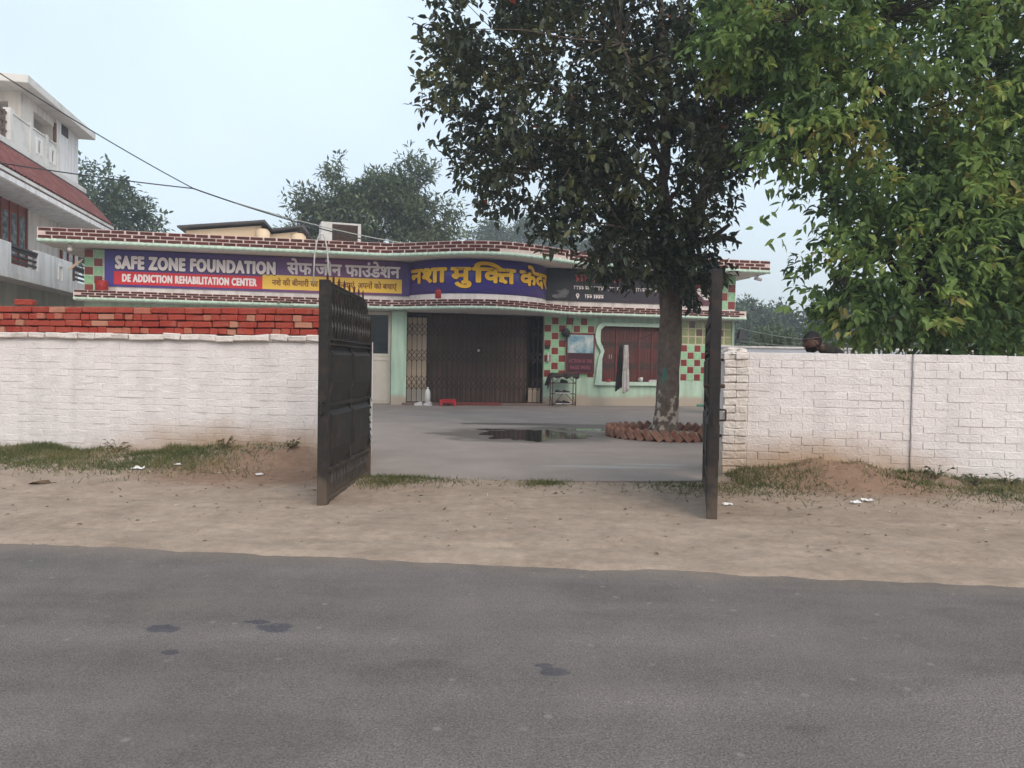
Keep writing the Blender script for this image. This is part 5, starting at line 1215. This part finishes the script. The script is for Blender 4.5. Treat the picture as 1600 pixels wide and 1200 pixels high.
# --- trees beyond
def far_tree(loc, h0, ells, n, size, label, matname='leaf_far', seed=0.0, group=None, gap=.3, aspect=.5, name='far_tree', droop=.2, per=7, shell=.35):
    t = empty(name, loc, 0, label, 'tree', group)
    m = MB(); limb(m, (0, 0, -.1), (0, 0, h0), .22, .1, .05, 6, 10, seed)
    for e in ells: limb(m, (0, 0, h0 * .8), e[:3], .1, .03, .1, 5, 6, seed + e[0])
    m.build('trunk', 'bark_far', t, True)
    crown('crown', ells, n, per, size, matname, t, droop=droop, shell=shell, gap=gap, gs=2.2 / max(ells[0][3], 1), seed=seed, aspect=aspect, shape='diamond'); return t
far_tree((-8.3, 44, 0), 9, [(-.2, 0, 9.3, 4.1, 2.8, 2.7), (.6, 0, 9.6, 2.8, 2, 2.6), (-3.0, 0, 10.5, 1.7, 1.4, 1.0), (2.2, 0, 11.5, .9, 1.0, 2.0), (-1.3, 0, 11.6, 1.5, 1.3, 1.4), (3.4, 0, 9.3, 2.3, 2, 1.8), (.8, 0, 10.8, 1.6, 1.4, 1.3), (-3.6, 0, 8.4, 1.4, 1.2, .9), (3.3, 0, 11.8, .5, .6, 1.6)], 5200, .36,
         'tall feathery green tree rising behind the cooler and curved sign', 'leaf_mid', 4.0, gap=.36, aspect=.32)
far_tree((-25.7, 48, 0), 8, [(-.6, 0, 10.4, 3.6, 3, 3.0), (1.6, 0, 9.3, 2.2, 2, 2.4), (-2.5, 0, 8.5, 2.6, 2, 2.5), (2.6, 0, 7.6, 1.6, 2, 1.6)], 2600, .34, 'dark round tree behind the tall pale house', 'leaf_far', 7.0, gap=.34)
far_tree((-18.5, 75, 0), 8, [(0, 0, 11.3, 2.2, 2, 1.6), (-2.6, 0, 10.6, 2, 2, 1.2)], 500, .4, 'small tree top peeping over the cream shed roof', 'leaf_far', 9.0, group='trees far behind')
for k, (x, y, z, r_) in enumerate(((-3.5, 105, 17.0, 3.4), (1.2, 110, 18.5, 3.0), (6.0, 108, 16.5, 3.5), (11, 112, 17, 3.5))):
    far_tree((x, y, 0), 12, [(0, 0, z, r_, r_, 3.4), (.6, 0, z + 2.2, r_ * .6, r_ * .6, 2)], 700, .55, ['blue-grey far tree left of the gap under the courtyard tree', 'blue-grey far tree just right of the gap above the curved sign', 'blue-grey far tree half hidden behind the courtyard tree', 'blue-grey far tree behind the trunk of the courtyard tree'][k], 'leaf_far', 20 + k, 'trees far behind', .2)
FT = [(21.5, 76, 7.2, 2.6), (25, 80, 8.2, 3.0), (29, 84, 8.0, 3.2), (33.5, 82, 8.8, 3.2), (38, 84, 10.4, 3.6), (43, 86, 10.0, 3.6), (48.5, 84, 9.6, 3.8), (54, 82, 10, 4.0), (18, 90, 6.5, 3)]
FL = ['first', 'second', 'third', 'fourth', 'fifth', 'sixth', 'seventh', 'eighth']
for k, (x, y, h, r_) in enumerate(FT):
    ell = [(0, 0, h * .55, r_, r_ * .9, h * .42), (rnd.uniform(-1, 1), 0, h * .8, r_ * .6, r_ * .6, h * .24), (rnd.uniform(-1.4, 1.4), 0, h * .3, r_ * 1.1, r_, h * .3)]
    lab = 'hazy grove tree behind the building end' if k == 8 else 'hazy far grove tree, %s from the building corner going right' % FL[k]
    far_tree((x, y, 0), h * .5, ell, 1700, .50, lab, 'leaf_far', 30 + k, 'grove beyond the yard', .12, per=7)
far_tree((27, 44, 0), 7, [(0, 0, 8.0, 3.4, 3, 3.6), (-1.4, 0, 5, 2.6, 2, 2), (1.6, 0, 10.4, 2, 2, 1.8)], 1500, .32, 'blue-green tree at the right edge behind the light green tree', 'leaf_far', 50.0, gap=.3)
# hedge-like bushes beyond the far wall
for k, (x, y, h, lab) in enumerate(((12.2, 36, 3.2, 'dusty bush between the building corner and the man'), (15.4, 36, 3.0, 'dusty bush directly behind the man'), (19, 35, 3.4, 'dusty bush right of the man behind hanging leaves'))):
    t = empty('bush', (x, y, 0), 0, lab, 'bush', 'bushes beyond the far wall')
    m = MB(); limb(m, (0, 0, -.1), (0, 0, h * .6), .08, .03, .1, 4, 6, k); m.build('stem', 'bark_far', t)
    crown('crown', [(0, 0, h * .55, 2.0, 1.4, h * .45), (rnd.uniform(-1, 1), 0, h * .8, 1.2, 1, h * .25)], 900, 6, .2, 'leaf_mid', t, shell=.3, gap=.25, gs=1.2, seed=60 + k, shape='diamond')

# ================================================================== GRASS, LITTER
def blades(name, pts, hmin, hmax, lean=.5, wd=.008, dry=.4):
    P = np.array(pts); n = len(P); D = unit(n) * lean + np.array([0, 0, 1.0]); ln = rng.uniform(hmin, hmax, n)
    tint = np.clip(rng.normal(dry, .2, n) + .55 * noise3(P, 1.7, 3.3), 0, 1)
    return tag(leaf_cloud(name, P, D, unit(n), ln, np.full(n, wd) * rng.uniform(.7, 1.3, n), tint, 'grass', None, shape='blade'), kind='stuff')
def scatter(n, fn):
    out = []
    while len(out) < n:
        x, y, p = fn()
        if rnd.random() < p: out.append((x, y, ground_h(x, y) - .004))
    return out
def gl_left():
    x = rnd.uniform(-9, -2.7); wv = abs(rnd.gauss(.0, .68)); y = wall_y(x) - .03 - wv
    dens = .25 + 1.0 * fbm(x * .9, y * 1.4, 3); f = sstep(-2.4, -4.6, x) if x > -4.6 else 1
    f = 1 - sstep(-4.4, -2.8, x) * .85
    return x, y, max(0, min(1, dens + .45)) * f
tag(blades('wall_grass', scatter(24000, gl_left), .025, .105, .9, .008, .52), 'patchy dry grass along the foot of the left wall', 'grass')
def gl_right():
    x = rnd.uniform(2.5, 7.6); wv = abs(rnd.gauss(.1, .58)); y = wall_y(x) - .05 - wv
    f = (1 - math.exp(-((x - 3.7) / .75) ** 2) * .97) * (.4 + fbm(x * 1.2, y * 1.6, 8) + .35)
    return x, y, max(0, min(1, f))
tag(blades('wall_grass', scatter(14000, gl_right), .02, .095, .9, .008, .55), 'patchy dry grass along the foot of the right wall', 'grass')
def gl_gate():
    c = rnd.choice([(-1.1, 8.15, .38, .16), (-1.25, 8.3, .25, .12), (.35, 8.2, .14, .12), (1.95, 8.15, .35, .2), (2.3, 8.0, .35, .25), (-1.3, 7.9, .15, .12)])
    return rnd.gauss(c[0], c[2]), rnd.gauss(c[1], c[3]), 1
tag(blades('gate_grass', scatter(4200, gl_gate), .02, .07, .9, .008, .5), 'low grass tufts across the open gateway', 'grass')
# leaf litter and pebbles on the verge
def lt():
    x = rnd.uniform(-7, 7); y = rnd.uniform(5.2, 8.9); return x, y, .12 + .9 * sstep(7.2, 8.7, y + .14 * x)
pts = np.array(scatter(1500, lt)); pts[:, 2] += .008; n = len(pts); D = unit(n); D[:, 2] *= .25
lo = leaf_cloud('leaf_litter', pts, D, unit(n) * .5 + np.array([0, 0, 1]), rng.uniform(.012, .06, n), rng.uniform(.008, .03, n), rng.random(n), 'litter', None, shape='diamond'); tag(lo, 'scattered dry leaves and twigs on the dirt verge', 'litter', kind='stuff')
pb = MB(); r = random.Random(77)
for x, y, z in scatter(900, lt):
    s = r.uniform(.004, .016); a = r.uniform(0, 6)
    vs = [(x + s * math.cos(a + k * PI / 2) * r.uniform(.7, 1.3), y + s * math.sin(a + k * PI / 2) * r.uniform(.7, 1.3), z) for k in range(4)] + [(x, y, z + s * .9)]
    pb.add(vs, [(0, 1, 4), (1, 2, 4), (2, 3, 4), (3, 0, 4)])
tag(pb.build('pebbles', 'pebble'), 'small pebbles scattered over the dirt verge', 'pebbles', kind='stuff')
# broad-leaved weeds at the wall foot
for k, (u, v, hgt, lab) in enumerate(((2.25, .32, .16, 'leafy weed at the wall foot right of the dirt mound'), (2.6, .45, .12, 'small weed on the verge right of the leafy weed'), (3.0, .3, .14, 'weed at the wall foot near the right picture edge'), (-6.1, .30, .14, 'dry weed at the foot of the left wall near the gate'), (-5.2, .35, .12, 'dark dry weed beside the left gate leaf'), (-7.6, .25, .17, 'tall thin weed against the left wall'))):
    q = wpt(u, v, 0); t = empty('weed', (q.x, q.y, ground_h(q.x, q.y) - .01), 0, lab, 'weed', 'weeds at the wall foot'); m = MB(); Pw = []; Dw = []
    for j in range(9):
        a = rnd.uniform(0, 6.28); e = Vector((math.cos(a) * hgt * rnd.uniform(.3, 1), math.sin(a) * hgt * rnd.uniform(.3, .9), hgt * rnd.uniform(.4, 1.1))); m.tube([(0, 0, 0), e * .5 + Vector((0, 0, hgt * .12)), e], [.004, .003, .002], 5)
        for f in (.35, .55, .75, .9, 1.0): Pw.append(tuple(e * f)); Dw.append((math.cos(a + rnd.uniform(-1, 1)), math.sin(a + rnd.uniform(-1, 1)), rnd.uniform(-.1, .6)))
    m.build('stems', 'dry_leaf', t); n = len(Pw)
    leaf_cloud('leaves', np.array(Pw), np.array(Dw), unit(n) * .4 + np.array([0, 0, 1]), rng.uniform(.03, .075, n), rng.uniform(.02, .04, n), np.clip(rng.normal(.35 if k < 3 else .75, .2, n), 0, 1), 'leaf_mid' if k < 3 else 'grass', t)
# crumpled scraps of paper
def scrap(x, y, s, rz, label):
    m = MB(); n_ = 6; vs = []
    for j in range(n_):
        for i in range(n_): vs.append(((i / 5 - .5) * s, (j / 5 - .5) * s * .6, .02 + .25 * s * abs(fbm(i * .8 + x, j * .8 + y))))
    m.add(vs, [(j * n_ + i, j * n_ + i + 1, (j + 1) * n_ + i + 1, (j + 1) * n_ + i) for j in range(n_ - 1) for i in range(n_ - 1)])
    o = m.build('paper_scrap', 'paper', None); o.location = (x, y, ground_h(x, y) - .006); o.rotation_euler = (.1, 0, rz); q = o.modifiers.new('thick', 'SOLIDIFY'); q.thickness = .003
    tag(o, label, 'paper', 'paper scraps')
scrap(3.30, 7.30, .10, .3, 'flat white paper scrap below the dirt mound, left of the pair'); scrap(3.46, 7.42, .11, -.2, 'folded white paper scrap, right of the pair below the dirt mound')
scrap(2.02, 7.12, .09, .1, 'small white paper scrap beside the right gate leaf'); scrap(-4.25, 8.75, .13, 0, 'crumpled pale paper lying in the grass by the left wall'); scrap(-2.75, 8.4, .08, .8, 'small upright white scrap at the end of the left grass'); scrap(-3.9, 9.0, .09, .8, 'little white scrap right of the crumpled paper in the grass')
# dark dry leaf on the verge
m = MB(); vs = [(-.12, -.02, .0), (-.04, -.06, .03), (.06, -.05, .02), (.13, .0, .0), (.05, .05, .035), (-.05, .05, .025), (0, 0, .012)]
m.add(vs, [(i, (i + 1) % 6, 6) for i in range(6)]); o = m.build('fallen_leaf', 'dry_leaf', None, True); o.location = (-4.75, 7.75, ground_h(-4.75, 7.75) + .002); q = o.modifiers.new('thick', 'SOLIDIFY'); q.thickness = .004
tag(o, 'curled dark dry leaf on the dirt below the left grass', 'leaf')

# ================================================================== THE MAN BEHIND THE RIGHT WALL
pz = empty('person', (4.0, 9.85, 0), 0, 'man in a dark shirt and dark cap behind the right wall, facing left', 'person')
def skin(joints, edges, root=0, sub=2):
    me = bpy.data.meshes.new('tmp'); me.from_pydata([j[0] for j in joints], edges, []); o = bpy.data.objects.new('tmp', me); COL.objects.link(o)
    sk = o.modifiers.new('skin', 'SKIN')
    if not me.skin_vertices:
        bpy.context.view_layer.objects.active = o
    for i, j in enumerate(joints): me.skin_vertices[0].data[i].radius = j[1] if isinstance(j[1], tuple) else (j[1], j[1])
    me.skin_vertices[0].data[root].use_root = True
    sb = o.modifiers.new('sub', 'SUBSURF'); sb.levels = sub; sb.render_levels = sub
    bpy.context.view_layer.update(); dg = bpy.context.evaluated_depsgraph_get(); res = bpy.data.meshes.new_from_object(o.evaluated_get(dg)); bpy.data.objects.remove(o); return res
# pelvis at (0,0,.92); faces -x, stooping a little
J = [((.14, 0, .98), (.13, .16)), ((.14, 0, 1.18), (.12, .15)), ((.13, 0, 1.38), (.12, .18)), ((.06, 0, 1.53), (.10, .11)), ((-.06, 0, 1.60), (.07, .065)), ((-.12, 0, 1.63), (.06, .06)),
     ((.12, .19, 1.47), .07), ((.13, .25, 1.19), .05), ((-.05, .23, .99), .038), ((-.12, .22, .94), (.035, .022)),
     ((.12, -.19, 1.47), .07), ((.13, -.25, 1.19), .05), ((-.05, -.23, .99), .038), ((-.12, -.22, .94), (.035, .022)),
     ((.09, .10, .82), .095), ((.04, .11, .48), .065), ((.10, .11, .09), .045), ((-.02, .12, .035), (.04, .03)), ((-.12, .12, .03), (.04, .025)),
     ((.09, -.10, .82), .095), ((.04, -.11, .48), .065), ((.10, -.11, .09), .045), ((-.02, -.12, .035), (.04, .03)), ((-.12, -.12, .03), (.04, .025))]
Ed = [(0, 1), (1, 2), (2, 3), (3, 4), (4, 5), (2, 6), (6, 7), (7, 8), (8, 9), (2, 10), (10, 11), (11, 12), (12, 13), (0, 14), (14, 15), (15, 16), (16, 17), (17, 18), (0, 19), (19, 20), (20, 21), (21, 22), (22, 23)]
for s_, wi in ((1, 9), (-1, 13)):
    for k, (dy, L_, dz) in enumerate(((.030, .055, -.03), (.012, .075, -.035), (-.006, .08, -.035), (-.022, .07, -.035), (-.036, .055, -.03))):
        b = Vector(J[wi][0]); a = b + Vector((-.03, s_ * dy, -.01)); c = a + Vector((-L_ * .5, 0, dz * .5)); d = c + Vector((-L_ * .3, 0, dz))
        if k == 0: a = b + Vector((.0, -s_ * .03, .01)); c = a + Vector((-.03, -s_ * .02, -.01)); d = c + Vector((-.03, -s_ * .005, -.015))
        i0 = len(J); J += [(tuple(a), .010), (tuple(c), .0085), (tuple(d), .0075)]; Ed += [(wi, i0), (i0, i0 + 1), (i0 + 1, i0 + 2)]
body = skin(J, Ed)
body.materials.clear()
for mm in ('skin', 'shirt', 'trousers'): body.materials.append(MATS[mm])
for p in body.polygons:
    c = p.center; p.use_smooth = True
    if c.z < .90 and abs(c.y) < .19 and not (c.z > .8 and c.x < -.04): p.material_index = 2 if c.z > .08 else 0
    elif c.z > 1.54 and c.x < -.045: p.material_index = 0
    elif abs(c.y) > .17 and c.z < 1.16: p.material_index = 0
    else: p.material_index = 1
link('body', body, pz)
# head: a sculpted ellipsoid facing -x
def head_r(d):
    x, y, z = d
    r_ = 1 / math.sqrt((x / .098) ** 2 + (y / .076) ** 2 + (z / .118) ** 2)
    g = lambda cx, cy, cz, s: math.exp(-((x - cx) ** 2 + (y - cy) ** 2 + (z - cz) ** 2) / (2 * s * s))
    r_ += .030 * g(-.98, 0, -.16, .10) + .012 * g(-.97, 0, .06, .08) + .010 * (g(-.9, .3, .26, .14) + g(-.9, -.3, .26, .14)) - .010 * (g(-.92, .33, .08, .10) + g(-.92, -.33, .08, .10))
    r_ += .010 * g(-.90, 0, -.42, .10) + .020 * g(-.70, 0, -.72, .16) - .006 * g(-.85, 0, -.56, .06) + .008 * (g(-.2, .8, -.5, .3) + g(-.2, -.8, -.5, .3))
    return r_
def headmesh(sc_=1.0, cond=None, nu=40, nv=28):
    m = MB(); vs = []
    for j in range(nv + 1):
        ph = PI * j / nv
        for i in range(nu):
            th = 2 * PI * i / nu; d = (math.sin(ph) * math.cos(th), math.sin(ph) * math.sin(th), math.cos(ph)); q = head_r(d) * sc_; vs.append((d[0] * q, d[1] * q, d[2] * q))
    fs = [(j * nu + i, j * nu + (i + 1) % nu, (j + 1) * nu + (i + 1) % nu, (j + 1) * nu + i) for j in range(nv) for i in range(nu)]
    if cond: fs = [f for f in fs if cond(sum((Vector(vs[i]) for i in f), Vector()) / 4)]
    m.add(vs, fs); return m
hd = headmesh().build('head', 'skin', pz, True); hd.scale = (1.16, 1.14, 1.12); hd.location = (-.165, 0, 1.655); hd.rotation_euler = (0, -.22, .12)
hc = lambda c: c.z > .045 + .25 * (c.x + .09) * (-.6) and (c.x > -.095) or (c.x > .015 and c.z > -.06 + .0 * c.y)
hr = headmesh(1.07, hc).build('cap', 'hair', hd, True); q = hr.modifiers.new('t', 'SOLIDIFY'); q.thickness = .006
m = MB(); m.tube([(.099 * 1.035 * math.cos(a), .078 * 1.05 * math.sin(a), .045 - .02 * math.cos(a) * .3) for a in np.linspace(0, 2 * PI, 33)], .005, 6, cap=False); m.build('cap_band', 'rail_brown', hd, True)
for s_ in (-1, 1):
    m = MB(); m.lathe([(.004, -.012), (.022, -.006), (.026, .004), (.018, .009), (.004, .006)], 12); m.v = [(.005 + x * .75, s_ * (.078 + z), -.012 + y * 1.15) for x, y, z in m.v]; m.build('ear', 'skin', hd, True)
    m = MB(); m.lathe([(.001, -.011), (.009, -.007), (.0115, 0), (.009, .007), (.001, .011)], 10); m.v = [(-.080 + x * .6, s_ * .031 + y, .012 + z * .55) for x, y, z in m.v]; m.build('eye', 'white_plastic', hd, True)
    m = MB(); m.bar((-.099, s_ * .014, .034), (-.088, s_ * .05, .036), .010, .006); m.build('eyebrow', 'hair', hd)
m = MB(); m.bar((-.104, -.024, -.052), (-.104, .024, -.052), .007, .006); m.build('mouth', 'wood_red', hd)
bc = lambda c: c.z < -.048 and c.x < .0
bd_ = headmesh(1.03, bc).build('beard', 'hair', hd, True)

# ================================================================== HAZE
hm = bpy.data.materials.new('haze'); hm.use_nodes = True; n = hm.node_tree.nodes; n.clear()
ho = n.new('ShaderNodeOutputMaterial'); pv = n.new('ShaderNodeVolumePrincipled'); pv.inputs['Color'].default_value = (.86, .93, 1, 1); pv.inputs['Density'].default_value = .0021; pv.inputs['Anisotropy'].default_value = 0
hm.node_tree.links.new(pv.outputs[0], ho.inputs['Volume'])
MATS['haze'] = hm
m = MB(); m.box(-2600, 2600, -2600, 2600, -1.1, 26); tag(m.build('haze', 'haze'), kind='stuff')
